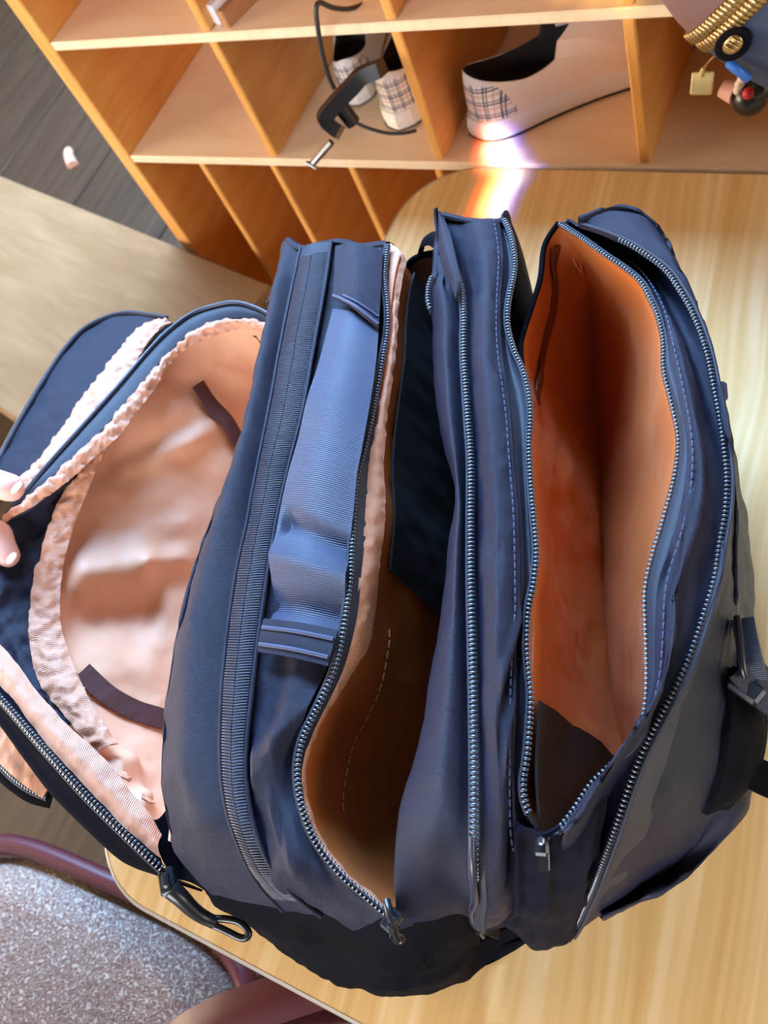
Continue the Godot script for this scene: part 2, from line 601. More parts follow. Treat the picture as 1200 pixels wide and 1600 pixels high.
# a wall with one window opening; along: "x" or "z"; the wall's inner face lies at c
func wall(called: String, along: String, c: float, outward: float, a0: float, a1: float, w0 := 0.0, w1 := 0.0, y0 := 0.0, y1 := 0.0) -> void:
	var g := Geo.new()
	var th := 0.2
	var add := func(p0: float, p1: float, q0: float, q1: float) -> void:
		if p1 - p0 < 0.001 or q1 - q0 < 0.001: return
		var mid := Vector3((p0 + p1) / 2, (q0 + q1) / 2, c + outward * th / 2) if along == "x" else Vector3(c + outward * th / 2, (q0 + q1) / 2, (p0 + p1) / 2)
		var s := Vector3(p1 - p0, q1 - q0, th) if along == "x" else Vector3(th, q1 - q0, p1 - p0)
		cbox(g, at(mid), s, 0.001)
	if w1 > w0:
		add.call(a0, w0, 0, RH); add.call(w1, a1, 0, RH)
		add.call(w0, w1, 0, y0); add.call(w0, w1, y1, RH)
	else:
		add.call(a0, a1, 0, RH)
	structure(put(called, g, M.wall))

func window(called: String, along: String, c: float, outward: float, w0: float, w1: float, y0: float, y1: float) -> void:
	var o := Node3D.new()
	o.name = called
	structure(o)
	add_child(o, true)
	var P := func(a: float, y: float, d: float) -> Vector3:
		return Vector3(a, y, c + outward * d) if along == "x" else Vector3(c + outward * d, y, a)
	var S := func(a: float, y: float, d: float) -> Vector3:
		return Vector3(a, y, d) if along == "x" else Vector3(d, y, a)
	var g := Geo.new()
	for e in [[w0 + 0.03, (y0 + y1) / 2, 0.06, y1 - y0], [w1 - 0.03, (y0 + y1) / 2, 0.06, y1 - y0], [(w0 + w1) / 2, (y0 + y1) / 2, 0.05, y1 - y0], [(w0 + w1) / 2, y0 + 0.03, w1 - w0, 0.06], [(w0 + w1) / 2, y1 - 0.03, w1 - w0, 0.06]]:
		cbox(g, at(P.call(e[0], e[1], 0.12)), S.call(e[2], e[3], 0.06), 0.004)
	put("window_frame", g, M.trim, o)
	var p := Geo.new()
	cbox(p, at(P.call((w0 + w1) / 2, (y0 + y1) / 2, 0.12)), S.call(w1 - w0 - 0.02, y1 - y0 - 0.02, 0.006), 0.001)
	put("pane", p, M.glass, o)

func build_room() -> void:
	var f := Geo.new()
	cbox(f, at(Vector3((RX0 + RX1) / 2, -0.06, (RZ0 + RZ1) / 2)), Vector3(RX1 - RX0 + 0.4, 0.1, RZ1 - RZ0 + 0.4), 0.001)
	var fl := structure(put("floor", f, M.gap))
	var w := 0.4
	var x := RX0
	var k := 0
	var boards := []
	for j in 3:
		var g := Geo.new()
		cbox(g, at(Vector3.ZERO), Vector3(w - 0.007, 0.02, RZ1 - RZ0), 0.003)
		for q in g.uv.size():
			g.uv[q] = Vector2(g.v[q].x + j * 0.31, g.v[q].z + j * 0.4)
		boards.append(g.mesh())
	while x < RX1 - 0.01:
		var o := MeshInstance3D.new()
		o.name = "floor_board"
		o.mesh = boards[(k * 7) % 3]
		o.material_override = M.floor
		o.position = Vector3(x + w / 2, -0.01, (RZ0 + RZ1) / 2)
		fl.add_child(o, true)
		x += w
		k += 1
	# ceiling with one roof window above the shelf
	var c := Geo.new()
	for e in [[RX0 - 0.2, SKX0, RZ0 - 0.2, RZ1 + 0.2], [SKX1, RX1 + 0.2, RZ0 - 0.2, RZ1 + 0.2], [SKX0, SKX1, RZ0 - 0.2, SKZ0], [SKX0, SKX1, SKZ1, RZ1 + 0.2]]:
		cbox(c, at(Vector3((e[0] + e[1]) / 2, RH + 0.1, (e[2] + e[3]) / 2)), Vector3(e[1] - e[0], 0.2, e[3] - e[2]), 0.001)
	var sk := Node3D.new()
	sk.name = "window_3"
	structure(sk)
	add_child(sk, true)
	block("pane", V((SKX0 + SKX1) / 2, RH + 0.13, (SKZ0 + SKZ1) / 2), V(SKX1 - SKX0, 0.006, SKZ1 - SKZ0), M.glass, sk, 0.001)
	var sf := Geo.new()
	for e in [[SKX0 + 0.02, (SKZ0 + SKZ1) / 2, 0.04, SKZ1 - SKZ0], [SKX1 - 0.02, (SKZ0 + SKZ1) / 2, 0.04, SKZ1 - SKZ0], [(SKX0 + SKX1) / 2, SKZ0 + 0.02, SKX1 - SKX0, 0.04], [(SKX0 + SKX1) / 2, SKZ1 - 0.02, SKX1 - SKX0, 0.04]]:
		cbox(sf, at(V(e[0], RH + 0.13, e[1])), V(e[2], 0.05, e[3]), 0.003)
	put("window_frame", sf, M.trim, sk)
	structure(put("ceiling", c, M.ceiling))
	wall("wall_back", "x", RZ0, -1, RX0 - 0.2, RX1 + 0.2, -3.0, 0.4, 0.9, 2.3)
	window("window_1", "x", RZ0, -1, -3.0, 0.4, 0.9, 2.3)
	wall("wall_left", "z", RX0, -1, RZ0, RZ1, -0.4, 2.4, 0.9, 2.3)
	window("window_2", "z", RX0, -1, -0.4, 2.4, 0.9, 2.3)
	wall("wall_right", "z", RX1, 1, RZ0, RZ1, -1.5, 0.5, 1.05, 2.45)
	window("window_4", "z", RX1, 1, -1.5, 0.5, 1.05, 2.45)  # added window, a fill that brightens the table from the right
	wall("wall_front", "x", RZ1, 1, RX0 - 0.2, RX1 + 0.2, -1.7, 0.3, 1.05, 2.35)
	window("window_5", "x", RZ1, 1, -1.7, 0.3, 1.05, 2.35)  # added window, a fill that brightens the table's near end
	for e in [["baseboard_back", Vector3((RX0 + RX1) / 2, 0.05, RZ0 + 0.008), Vector3(RX1 - RX0, 0.1, 0.016)], ["baseboard_left", Vector3(RX0 + 0.008, 0.05, (RZ0 + RZ1) / 2), Vector3(0.016, 0.1, RZ1 - RZ0 - 0.04)], ["baseboard_right", Vector3(RX1 - 0.008, 0.05, (RZ0 + RZ1) / 2), Vector3(0.016, 0.1, RZ1 - RZ0 - 0.04)], ["baseboard_front", Vector3((RX0 + RX1) / 2, 0.05, RZ1 - 0.008), Vector3(RX1 - RX0, 0.1, 0.016)]]:
		structure(block(e[0], e[1], e[2], M.trim))

# ------------------------------------------------------------------ furniture
func build_table() -> void:
	var t := thing("table", "pale maple laminate table with rounded corners under the open navy backpack", "table", Vector3.ZERO)
	var x0 := -0.547
	var x1 := 0.95
	var z0 := -0.757
	var z1 := 0.106
	var g := Geo.new()
	var out := PackedVector2Array()
	var r := 0.085
	for e in [[x1 - r, z1 - r, 0], [x0 + r, z1 - r, 1], [x0 + r, z0 + r, 2], [x1 - r, z0 + r, 3]]:
		for k in 13:
			var w: float = PI / 2 * (e[2] + k / 12.0)
			out.append(Vector2(e[0] + r * cos(w), e[1] + r * sin(w)))
	var n := out.size()
	var mid := Vector2((x0 + x1) / 2, (z0 + z1) / 2)
	# top face, with the wood's own texture laid in metres
	for side in 2:
		var y := TT if side == 0 else TT - 0.032
		var base := g.v.size()
		g.v.append(Vector3(mid.x, y, mid.y)); g.n.append(Vector3.UP if side == 0 else Vector3.DOWN); g.uv.append(Vector2(mid.x, mid.y))
		for p in out:
			g.v.append(Vector3(p.x, y, p.y)); g.n.append(Vector3.UP if side == 0 else Vector3.DOWN); g.uv.append(Vector2(p.x + 0.62 - p.y * 0.08, p.y * 0.6 + 0.9))
		for k in n:
			if side == 0: g.i.append_array([base, base + 1 + k, base + 1 + (k + 1) % n])
			else: g.i.append_array([base, base + 1 + (k + 1) % n, base + 1 + k])
	g.uv[0] = Vector2(mid.x + 0.62 - mid.y * 0.08, mid.y * 0.6 + 0.9)
	put("tabletop", g, M.maple, t)
	var e := Geo.new()
	var prof := [Vector2(0, 0.0003), Vector2(0.0022, -0.0006), Vector2(0.0032, -0.003), Vector2(0.0032, -0.029), Vector2(0.0022, -0.0318), Vector2(0, -0.0325)]
	for k in n:
		var a := out[k]
		var b := out[(k + 1) % n]
		var na := (out[(k + 1) % n] - out[(k + n - 1) % n]).normalized().orthogonal()
		var nb := (out[(k + 2) % n] - a).normalized().orthogonal()
		if na.dot(a - mid) < 0: na = -na
		if nb.dot(b - mid) < 0: nb = -nb
		for q in 5:
			var p0 := prof[q] as Vector2
			var p1 := prof[q + 1] as Vector2
			e.quad(V(a.x + na.x * p0.x, TT + p0.y, a.y + na.y * p0.x), V(a.x + na.x * p1.x, TT + p1.y, a.y + na.y * p1.x), V(b.x + nb.x * p1.x, TT + p1.y, b.y + nb.y * p1.x), V(b.x + nb.x * p0.x, TT + p0.y, b.y + nb.y * p0.x))
	put("edge_band", e, M.edge, t)
	block("apron", V((x0 + x1) / 2, TT - 0.075, (z0 + z1) / 2), V(x1 - x0 - 0.24, 0.08, z1 - z0 - 0.24), M.ply_edge, t, 0.004)
	for sx in [x0 + 0.14, x1 - 0.14]:
		for sz in [z0 + 0.14, z1 - 0.14]:
			var l := Geo.new()
			tube(l, [V(sx, 0, sz), V(sx, 0.35, sz), V(sx, TT - 0.035, sz)], 0.02, 8, 16, 0.026)
			put("leg", l, M.ply_edge, t)

func build_shelf() -> void:
	var t := thing("cubby_shelf", "amber plywood cubby shelf holding pairs of sneakers behind the table", "shelf", Vector3.ZERO)
	var D := 0.30
	var zc := SZ - D / 2
	var x0 := -1.112
	var x1 := 0.55
	var top := 1.105
	var p := 0.018
	block("side_panel", V(x0 + 0.013, top / 2, zc), V(0.026, top, D), M.ply, t)
	block("side_panel", V(x1 - 0.013, top / 2, zc), V(0.026, top, D), M.ply, t)
	block("back_panel", V((x0 + x1) / 2, top / 2, SZ - D - 0.006), V(x1 - x0, top, 0.012), M.ply, t)
	for y in [0.706, 0.901]:
		block("shelf_board", V((x0 + x1) / 2, y - 0.0065, zc), V(x1 - x0 - 0.052, 0.013, D), M.ply_board_glare, t)
	block("top_board", V((x0 + x1) / 2, top + 0.009, zc), V(x1 - x0, 0.018, D + 0.01), M.ply, t)
	block("bottom_board", V((x0 + x1) / 2, 0.05, zc), V(x1 - x0 - 0.052, 0.018, D), M.ply, t)
	for k in 5:
		var x := -0.816 + 0.2605 * k + 0.006
		block("divider", V(x, 0.706 + 0.0925, zc), V(0.013, 0.181, D - 0.004), M.ply, t)
		block("divider", V(x, 0.901 + 0.101, zc), V(0.013, 0.201, D - 0.004), M.ply, t)
	for k in 11:
		var x := -0.953 + 0.1316 * k
		block("slot_divider", V(x, 0.3755, zc), V(0.011, 0.633, D - 0.004), M.ply, t)

func build_bench() -> void:
	# its long back edge runs a little askew to the shelf
	var t := thing("low_bench", "low tan wooden bench standing askew between the shelf and the backpack flap", "bench", Vector3.ZERO)
	var u := Vector3(-0.968, 0, -0.25).normalized()
	var v := Vector3(-u.z, 0, u.x) * -1.0
	if v.z < 0: v = -v
	var c := Vector3(-0.862, 0, -0.722)
	var b := Basis(u, Vector3.UP, u.cross(Vector3.UP))
	var g := Geo.new()
	cbox(g, at(c + u * 0.8 + v * 0.2 + V(0, 0.515, 0), b), V(1.6, 0.03, 0.40), 0.006)
	put("bench_top", g, M.bench, t)
	for s in [0.1, 1.5]:
		var l := Geo.new()
		cbox(l, at(c + u * s + v * 0.2 + V(0, 0.25, 0), b), V(0.03, 0.5, 0.36), 0.003)
		put("bench_side", l, M.bench, t)
	var r := Geo.new()
	cbox(r, at(c + u * 0.8 + v * 0.2 + V(0, 0.42, 0), b), V(1.37, 0.08, 0.02), 0.002)
	put("stretcher", r, M.bench, t)

func build_chair() -> void:
	var t := thing("upholstered_chair", "chair with brown and ivory tweed seat and maroon frame at the table corner", "chair", Vector3.ZERO)
	# seat cushion: a rounded square, domed
	var c := V(-0.70, 0.0, 0.405)
	var g := Geo.new()
	var n := 64
	var rings := 9
	var outline := func(w: float, s: float) -> Vector2:
		var cx := cos(w)
		var cz := sin(w)
		var k := pow(pow(absf(cx), 4.5) + pow(absf(cz), 4.5), -1.0 / 4.5)
		return Vector2(cx, cz) * k * Vector2(0.255, 0.255) * s
	var rot := -0.05
	var base := g.v.size()
	for j in rings + 1:
		var s := j / float(rings)
		for k in n + 1:
			var q: Vector2 = outline.call(TAU * k / n, s if j < rings else 1.0)
			q = q.rotated(rot)
			var y := 0.455 + 0.022 * (1.0 - pow(s, 3.0)) if j < rings else 0.425
			g.v.append(c + V(q.x, y, q.y))
			g.n.append((V(q.x * 0.25 + (q.x * 8.0 if j >= rings - 1 else 0.0), 1.0, q.y * 0.25 + (q.y * 8.0 if j >= rings - 1 else 0.0))).normalized())
			g.uv.append(Vector2(c.x + q.x, c.z + q.y))
	for j in rings:
		for k in n:
			var a := base + j * (n + 1) + k
			g.i.append_array([a, a + n + 1, a + 1, a + 1, a + n + 1, a + n + 2])
	put("seat_cushion", g, M.tweed, t)
	var rim := Geo.new()
	var pts := []
	for k in n + 1:
		var q: Vector2 = outline.call(TAU * k / n, 1.035)
		q = q.rotated(rot)
		pts.append(c + V(q.x, 0.448, q.y))
	tube(rim, pts, 0.013, 129, 10)
	put("seat_piping", rim, M.maroon, t)
	var fr := Geo.new()
	cbox(fr, at(c + V(0, 0.40, 0), Basis(Vector3.UP, -rot)), V(0.47, 0.05, 0.47), 0.02)
	put("seat_frame", fr, M.maroon, t)
	for sx in [-0.2, 0.2]:
		for sz in [-0.2, 0.2]:
			var l := Geo.new()
			tube(l, [c + V(sx * 1.08, 0, sz * 1.08), c + V(sx * 1.03, 0.2, sz * 1.03), c + V(sx, 0.40, sz)], 0.013, 8, 12, 0.02)
			put("leg", l, M.maroon, t)
	# the bent wood arm on the side towards the table's near edge
	var arm := Geo.new()
	strip(arm, [V(-0.304, 0.57, 0.0745), V(-0.3285, 0.585, 0.0998), V(-0.3628, 0.59, 0.1275), V(-0.3993, 0.59, 0.1568), V(-0.4385, 0.585, 0.1885), V(-0.4795, 0.57, 0.2309), V(-0.508, 0.54, 0.274)], 0.042, V(0.3, 0, 1), {"th": 0.022, "crown": 0.004})
	put("arm", arm, M.maroon, t)
	var up := Geo.new()
	tube(up, [V(-0.4918, 0.555, 0.2485), V(-0.5317, 0.49, 0.2734), c + V(0.05, 0.43, 0.17)], 0.013, 12, 10)
	put("arm_post", up, M.maroon, t)
	# backrest, out of the frame on the side away from the table
	var bk := Geo.new()
	var top := []
	var low := []
	for k in 9:
		var w := -0.24 + 0.06 * k
		top.append(c + V(w, 0.88, 0.30 - w * w * 0.6))
		low.append(c + V(w, 0.52, 0.25 - w * w * 0.6))
	sheet(bk, skin([low, mix(low, top, 0.5, V(0, 0, 0.02)), top], {"th": 0.03, "face": V(0, 0, -1), "nv": 24}))
	put("backrest", bk, M.tweed, t)
	for sx in [-0.2, 0.2]:
		var l := Geo.new()
		tube(l, [c + V(sx, 0.38, 0.22), c + V(sx, 0.6, 0.26), c + V(sx, 0.86, 0.29)], 0.014, 10, 10)
		put("back_post", l, M.maroon, t)

# ------------------------------------------------------------------ the backpack
func build_bag() -> void:
	bag = thing("backpack", "navy blue backpack lying unzipped on the maple table with tan lining showing", "backpack", Vector3.ZERO)
	body_block()
	divider_block()
	right_block()
	front_flap()
	hardware()

func body_block() -> void:
	var A0 := [V(-0.4777, 0.954, -0.4277), V(-0.4492, 0.97, -0.37), V(-0.4298, 0.974, -0.3173), V(-0.4092, 0.978, -0.2572), V(-0.3986, 0.98, -0.2155), V(-0.3932, 0.98, -0.1763), V(-0.3872, 0.98, -0.1356), V(-0.3773, 0.98, -0.0954), V(-0.3639, 0.978, -0.054), V(-0.3507, 0.975, -0.0199), V(-0.3413, 0.965, 0.008), V(-0.3327, 0.945, 0.0337), V(-0.3237, 0.925, 0.0484), V(-0.3137, 0.905, 0.0567)]
	var A1 := [V(-0.4355, 0.984, -0.4076), V(-0.4178, 0.989, -0.3572), V(-0.4023, 0.99, -0.3087), V(-0.3826, 0.992, -0.2523), V(-0.3685, 0.992, -0.2062), V(-0.3556, 0.992, -0.1656), V(-0.3444, 0.992, -0.1273), V(-0.3306, 0.992, -0.0899), V(-0.3155, 0.992, -0.0555), V(-0.3009, 0.989, -0.0243), V(-0.2872, 0.983, 0.0009), V(-0.2714, 0.97, 0.023), V(-0.2635, 0.945, 0.037), V(-0.256, 0.92, 0.0453)]
	var A2 := [V(-0.4067, 0.985, -0.4157), V(-0.3878, 0.989, -0.3668), V(-0.3709, 0.99, -0.3131), V(-0.3529, 0.992, -0.2575), V(-0.3425, 0.992, -0.2116), V(-0.332, 0.992, -0.1711), V(-0.3199, 0.992, -0.1336), V(-0.3071, 0.992, -0.0966), V(-0.2942, 0.992, -0.0621), V(-0.2825, 0.99, -0.0301), V(-0.2709, 0.984, -0.0047), V(-0.2548, 0.974, 0.0174), V(-0.2412, 0.952, 0.0312), V(-0.2257, 0.928, 0.0379)]
	var A3 := [V(-0.3615, 0.983, -0.4185), V(-0.3434, 0.986, -0.3741), V(-0.3245, 0.987, -0.3219), V(-0.3083, 0.99, -0.2667), V(-0.2955, 0.99, -0.2224), V(-0.2814, 0.99, -0.1839), V(-0.2687, 0.99, -0.1478), V(-0.2602, 0.988, -0.1136), V(-0.2552, 0.986, -0.0741), V(-0.255, 0.984, -0.0429), V(-0.2453, 0.98, -0.0183), V(-0.2281, 0.974, 0.0021), V(-0.2046, 0.965, 0.0157), V(-0.1797, 0.954, 0.0228)]
	var A0m := mix(A0, A1, 0.45, V(0, 0.012, 0))
	var A23 := mix(A2, A3, 0.5, V(0, -0.004, 0))
	# outer skin of the front panel: side wall, rolled edge, panel
	var lift := shift(A0, V(-0.003, -0.014, 0))
	cloth("panel_side", [drop(A0, 0.004, V(0.03, 0, 0)), drop(A0, 0.11, V(-0.012, 0, 0)), lift, A0, A0m, shift(A1, V(-0.002, -0.003, 0))],
		{"nv": 120, "amp": 0.0025, "freq": 26.0, "face": V(-0.6, 1, 0)}, M.navy, bag)
	# covered zipper: tape with two columns of coil under it
	var zs := cloth("zipper_tape", [A1, mix(A1, A2, 0.5, V(0, 0.003, 0)), A2], {"nv": 130, "amp": 0.001, "freq": 40.0}, M.navy2, bag)
	var coil := Geo.new()
	for col in 2:
		for j in range(8, 292):
			var v := j / 300.0
			var a := on(zs, 0.16 + 0.35 * col, v, 0.0001)
			var b := on(zs, 0.49 + 0.35 * col, v + (0.003 if col == 0 else -0.003), 0.0001)
			tube(coil, [a, a.lerp(b, 0.5) + Vector3.UP * 0.0006, b], 0.0007, 4, 5)
	put("zipper_coil", coil, M.coil, zs.node, "stuff")
	for e in [[0.06, 0.0012], [0.94, 0.0012]]:
		var w := Geo.new()
		tube(w, path_on(zs, [[e[0], 0.0], [e[0], 0.5], [e[0], 1.0]], 0.0, 80), 0.0016, 120, 6)
		put("tape_welt", w, M.navy2, zs.node)
	# gusset between the covered zipper and the open one
	var gs := cloth("gusset", [shift(A2, V(-0.005, -0.004, 0)), A23, shift(A3, V(-0.002, -0.002, 0))],
		{"nv": 150, "sub": 12, "amp": 0.003, "freq": 34.0, "folds": [[0.55, 0.82, 0.55, 1.0, 0.24, 0.008], [0.2, 0.80, 1.0, 0.735, 0.03, 0.007], [0.5, 0.85, 1.0, 0.80, 0.03, -0.004], [0.0, 0.93, 0.8, 0.9, 0.03, 0.005]]}, M.navy, bag)
	# far end cap of the body
	cloth("end_cap", [[A0[0], A0m[0], A1[0], A2[0], A23[0], A3[0]], shift([A0[0], A0m[0], A1[0], A2[0], A23[0], A3[0]], V(0, -0.02, -0.012)), drop([A0[0], A0m[0], A1[0], A2[0], A23[0], A3[0]], 0.1, V(0.01, 0, -0.012)), drop([A0[0], A0m[0], A1[0], A2[0], A23[0], A3[0]], 0.004, V(0.01, 0, 0.02))],
		{"nv": 50, "face": V(0, 0, -1), "amp": 0.002}, M.navy, bag)
	# wide ribbed grab handle lying over the gusset
	var hl := [V(-0.371, 0.992, -0.3463), V(-0.3588, 0.998, -0.3085), V(-0.3468, 1.002, -0.268), V(-0.3382, 1.004, -0.2308), V(-0.3336, 1.003, -0.2017), V(-0.3297, 0.998, -0.1757), V(-0.3235, 0.997, -0.1537), V(-0.3157, 0.996, -0.1306), V(-0.3073, 0.995, -0.1049)]
	var hr := [V(-0.3281, 0.99, -0.3376), V(-0.3137, 0.996, -0.3052), V(-0.2985, 1, -0.2616), V(-0.2896, 1.002, -0.2313), V(-0.285, 1.002, -0.2125), V(-0.2782, 0.998, -0.1875), V(-0.2724, 0.996, -0.1666), V(-0.2643, 0.996, -0.1439), V(-0.2549, 0.994, -0.1127)]
	cloth("grab_handle", [hl, mix(hl, hr, 0.5, V(0, 0.005, 0)), hr],
		{"nv": 140, "sub": 10, "th": 0.0022, "folds": [[0.15, 0.735, 1.4, 0.80, 0.035, -0.006], [-0.3, 0.82, 1.3, 0.87, 0.035, 0.004], [-0.3, 0.955, 1.3, 0.97, 0.055, -0.009], [-0.3, 0.35, 1.3, 0.42, 0.1, 0.003]]}, M.webbing, bag)
	# stitched tabs that hold the handle
	var tl := [V(-0.3051, 0.999, -0.1048), V(-0.3029, 0.999, -0.095), V(-0.2997, 0.998, -0.0843)]
	var tr := [V(-0.255, 0.997, -0.1119), V(-0.2537, 0.997, -0.1015), V(-0.2523, 0.996, -0.0899)]
	var tb := cloth("handle_tab", [tl, mix(tl, tr, 0.5, V(0, 0.003, 0), 8), tr], {"nv": 20, "th": 0.003}, M.navy2, bag)
	for v in [0.28, 0.78]:
		var r := Geo.new()
		tube(r, path_on(tb, [[0.03, v], [0.5, v], [0.97, v]], 0.0004), 0.0014, 30, 6)
		put("tab_seam", r, M.thread, tb.node)
	var kl := [V(-0.3983, 0.99, -0.4077), V(-0.3827, 0.994, -0.3756), V(-0.3719, 0.997, -0.353)]
	var kr := [V(-0.3561, 0.988, -0.4077), V(-0.3395, 0.992, -0.3694), V(-0.3237, 0.995, -0.3319)]
	var kb := cloth("handle_tab", [kl, mix(kl, kr, 0.5, V(0, 0.006, 0), 8), kr], {"nv": 24, "th": 0.002, "amp": 0.0008, "freq": 60.0}, M.navy, bag)
	var r2 := Geo.new()
	tube(r2, path_on(kb, [[0.02, 0.97], [0.5, 0.97], [0.98, 0.97]], 0.0003), 0.0013, 30, 6)
	tube(r2, path_on(kb, [[0.3, 0.9], [0.6, 0.9], [0.98, 0.88]], 0.0003), 0.0011, 30, 6)
	put("tab_seam", r2, M.thread, kb.node)
	# open zipper: teeth along the gusset's edge, tape beyond them, then the rust binding
	var ZT := [V(-0.358, 0.984, -0.4191), V(-0.3464, 0.986, -0.3863), V(-0.3304, 0.987, -0.3565), V(-0.3212, 0.987, -0.3339), V(-0.314, 0.989, -0.3105), V(-0.3064, 0.99, -0.2832), V(-0.2989, 0.992, -0.2564), V(-0.2932, 0.993, -0.2312), V(-0.2895, 0.993, -0.2119), V(-0.2813, 0.993, -0.1895), V(-0.271, 0.993, -0.1639), V(-0.2631, 0.993, -0.1434), V(-0.258, 0.992, -0.1255), V(-0.2536, 0.991, -0.108), V(-0.2508, 0.99, -0.0904), V(-0.2513, 0.989, -0.0744), V(-0.2526, 0.988, -0.0602), V(-0.2535, 0.987, -0.0464), V(-0.2511, 0.985, -0.0323), V(-0.2449, 0.983, -0.0197), V(-0.2364, 0.98, -0.0084), V(-0.2279, 0.976, 0.0005), V(-0.2181, 0.972, 0.007), V(-0.2047, 0.967, 0.0136), V(-0.1908, 0.961, 0.018), V(-0.1785, 0.956, 0.0219)]
	teeth("zipper_teeth", ZT, V(1, 0, -0.2), bag, {"reach": 0.0046})
	var T2 := [V(-0.3586, 0.978, -0.4234), V(-0.3441, 0.979, -0.3864), V(-0.3272, 0.98, -0.3506), V(-0.3142, 0.982, -0.3157), V(-0.3044, 0.983, -0.283), V(-0.2971, 0.984, -0.2568), V(-0.2897, 0.985, -0.2317), V(-0.2798, 0.985, -0.2039), V(-0.2715, 0.985, -0.1818), V(-0.2632, 0.985, -0.156), V(-0.2551, 0.984, -0.1318), V(-0.251, 0.983, -0.1118), V(-0.249, 0.982, -0.0917), V(-0.2503, 0.981, -0.0732), V(-0.252, 0.98, -0.0568), V(-0.2527, 0.978, -0.0433), V(-0.251, 0.977, -0.0324), V(-0.2452, 0.975, -0.0195), V(-0.2366, 0.972, -0.0081), V(-0.2268, 0.968, 0.0016), V(-0.2127, 0.962, 0.0099), V(-0.1966, 0.954, 0.0159), V(-0.1821, 0.948, 0.0204)]
	var sh := shift(ZT, V(-0.001, -0.0012, 0))
	cloth("zip_tape", [sh, mix(sh, T2, 0.5, V(0, 0.0005, 0), 40), T2], {"nv": 140, "sub": 3}, M.tape, bag)
	var B2 := [V(-0.3399, 0.976, -0.4099), V(-0.3346, 0.978, -0.3882), V(-0.3247, 0.979, -0.3578), V(-0.3138, 0.979, -0.3296), V(-0.3041, 0.979, -0.2969), V(-0.2948, 0.979, -0.2658), V(-0.2848, 0.978, -0.237), V(-0.2726, 0.976, -0.2105), V(-0.266, 0.973, -0.1893), V(-0.2591, 0.968, -0.1604), V(-0.2559, 0.961, -0.1414), V(-0.2509, 0.961, -0.1247), V(-0.2505, 0.962, -0.1069), V(-0.2529, 0.964, -0.0883), V(-0.2552, 0.966, -0.0701), V(-0.2557, 0.968, -0.053), V(-0.2537, 0.969, -0.0393), V(-0.2507, 0.969, -0.0285), V(-0.245, 0.966, -0.0176), V(-0.2361, 0.962, -0.0064), V(-0.2263, 0.957, 0.0022), V(-0.2113, 0.95, 0.0103), V(-0.1973, 0.943, 0.0148), V(-0.1867, 0.938, 0.0184)]
	cloth("binding", [shift(T2, V(-0.001, 0.0012, 0)), mix(T2, B2, 0.5, V(0.001, 0.003, 0), 40), B2], {"nv": 200, "sub": 6, "amp": 0.0014, "pin": 0.0, "freq": 85.0}, M.binding, bag)
	# lining of the main compartment: wall under the binding, floor, far end
	var wall_low := drop(cut(B2, 0.0, 0.94), 0.035, V(0.028, 0, 0))
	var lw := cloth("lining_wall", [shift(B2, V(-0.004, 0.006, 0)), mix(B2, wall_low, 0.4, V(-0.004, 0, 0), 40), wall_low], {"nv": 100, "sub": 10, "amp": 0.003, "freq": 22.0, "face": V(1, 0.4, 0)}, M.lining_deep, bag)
	var up := cut(B2, 0.0, 0.52)
	var upl := drop(up, 0.04, V(0.03, 0, 0))
	cloth("upper_wall_shade", [shift(up, V(0.003, -0.012, 0)), mix(up, upl, 0.5, V(0.006, 0, 0), 40), shift(upl, V(0.004, 0, 0))], {"nv": 70, "sub": 6, "amp": 0.002, "face": V(1, 0.4, 0)}, M.sleeve_shade_black, bag)  # dark sheet over the upper lining wall, standing in for shade
	stitches("lining_stitch", path_on(lw, [[0.24, 0.60], [0.32, 0.70], [0.36, 0.80], [0.34, 0.86]], 0.001), M.thread_tan, lw.node, 0.004, 0.003, 0.0007)
	var dl := drop([V(-0.3358, 0.96, -0.4624), V(-0.2934, 0.98, -0.3548), V(-0.2594, 0.98, -0.2769), V(-0.2296, 0.98, -0.2274), V(-0.2146, 0.98, -0.1797), V(-0.1998, 0.98, -0.1236), V(-0.1884, 0.98, -0.0728), V(-0.1818, 0.978, -0.0367), V(-0.1696, 0.975, -0.0142)], 0.035, V(0.01, 0, 0))
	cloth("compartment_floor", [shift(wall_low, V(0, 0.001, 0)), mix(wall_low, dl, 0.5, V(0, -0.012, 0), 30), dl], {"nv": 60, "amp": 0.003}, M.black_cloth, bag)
	var far := [V(-0.363, 0.94, -0.4323), V(-0.3564, 0.946, -0.437), V(-0.345, 0.95, -0.4398), V(-0.3237, 0.962, -0.4332)]
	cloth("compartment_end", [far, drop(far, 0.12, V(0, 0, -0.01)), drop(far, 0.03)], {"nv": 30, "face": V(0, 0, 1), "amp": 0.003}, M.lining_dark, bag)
	var fe := Geo.new()
	tube(fe, far, 0.0028, 30, 8)
	put("end_piping", fe, M.black_cloth, bag)
	var fold_ := Geo.new()
	strip(fold_, [V(-0.3482, 0.952, -0.4363), V(-0.3446, 0.96, -0.4441), V(-0.3343, 0.966, -0.4432), V(-0.322, 0.97, -0.4351)], 0.014, V(0, 0, 1), {"nv": 24, "crown": 0.003})
	put("end_gusset", fold_, M.black_cloth, bag)
	var tuft := cloth("lining_fold", [[V(-0.2315, 0.93, 0.0094), V(-0.2251, 0.925, 0.0132), V(-0.2188, 0.915, 0.0195)], [V(-0.2241, 0.94, 0.0043), V(-0.2159, 0.938, 0.0085), V(-0.2099, 0.93, 0.0156)], [V(-0.2247, 0.925, 0.0042), V(-0.2183, 0.922, 0.0102), V(-0.2149, 0.912, 0.0168)]], {"nv": 24, "sub": 6}, M.binding, bag)
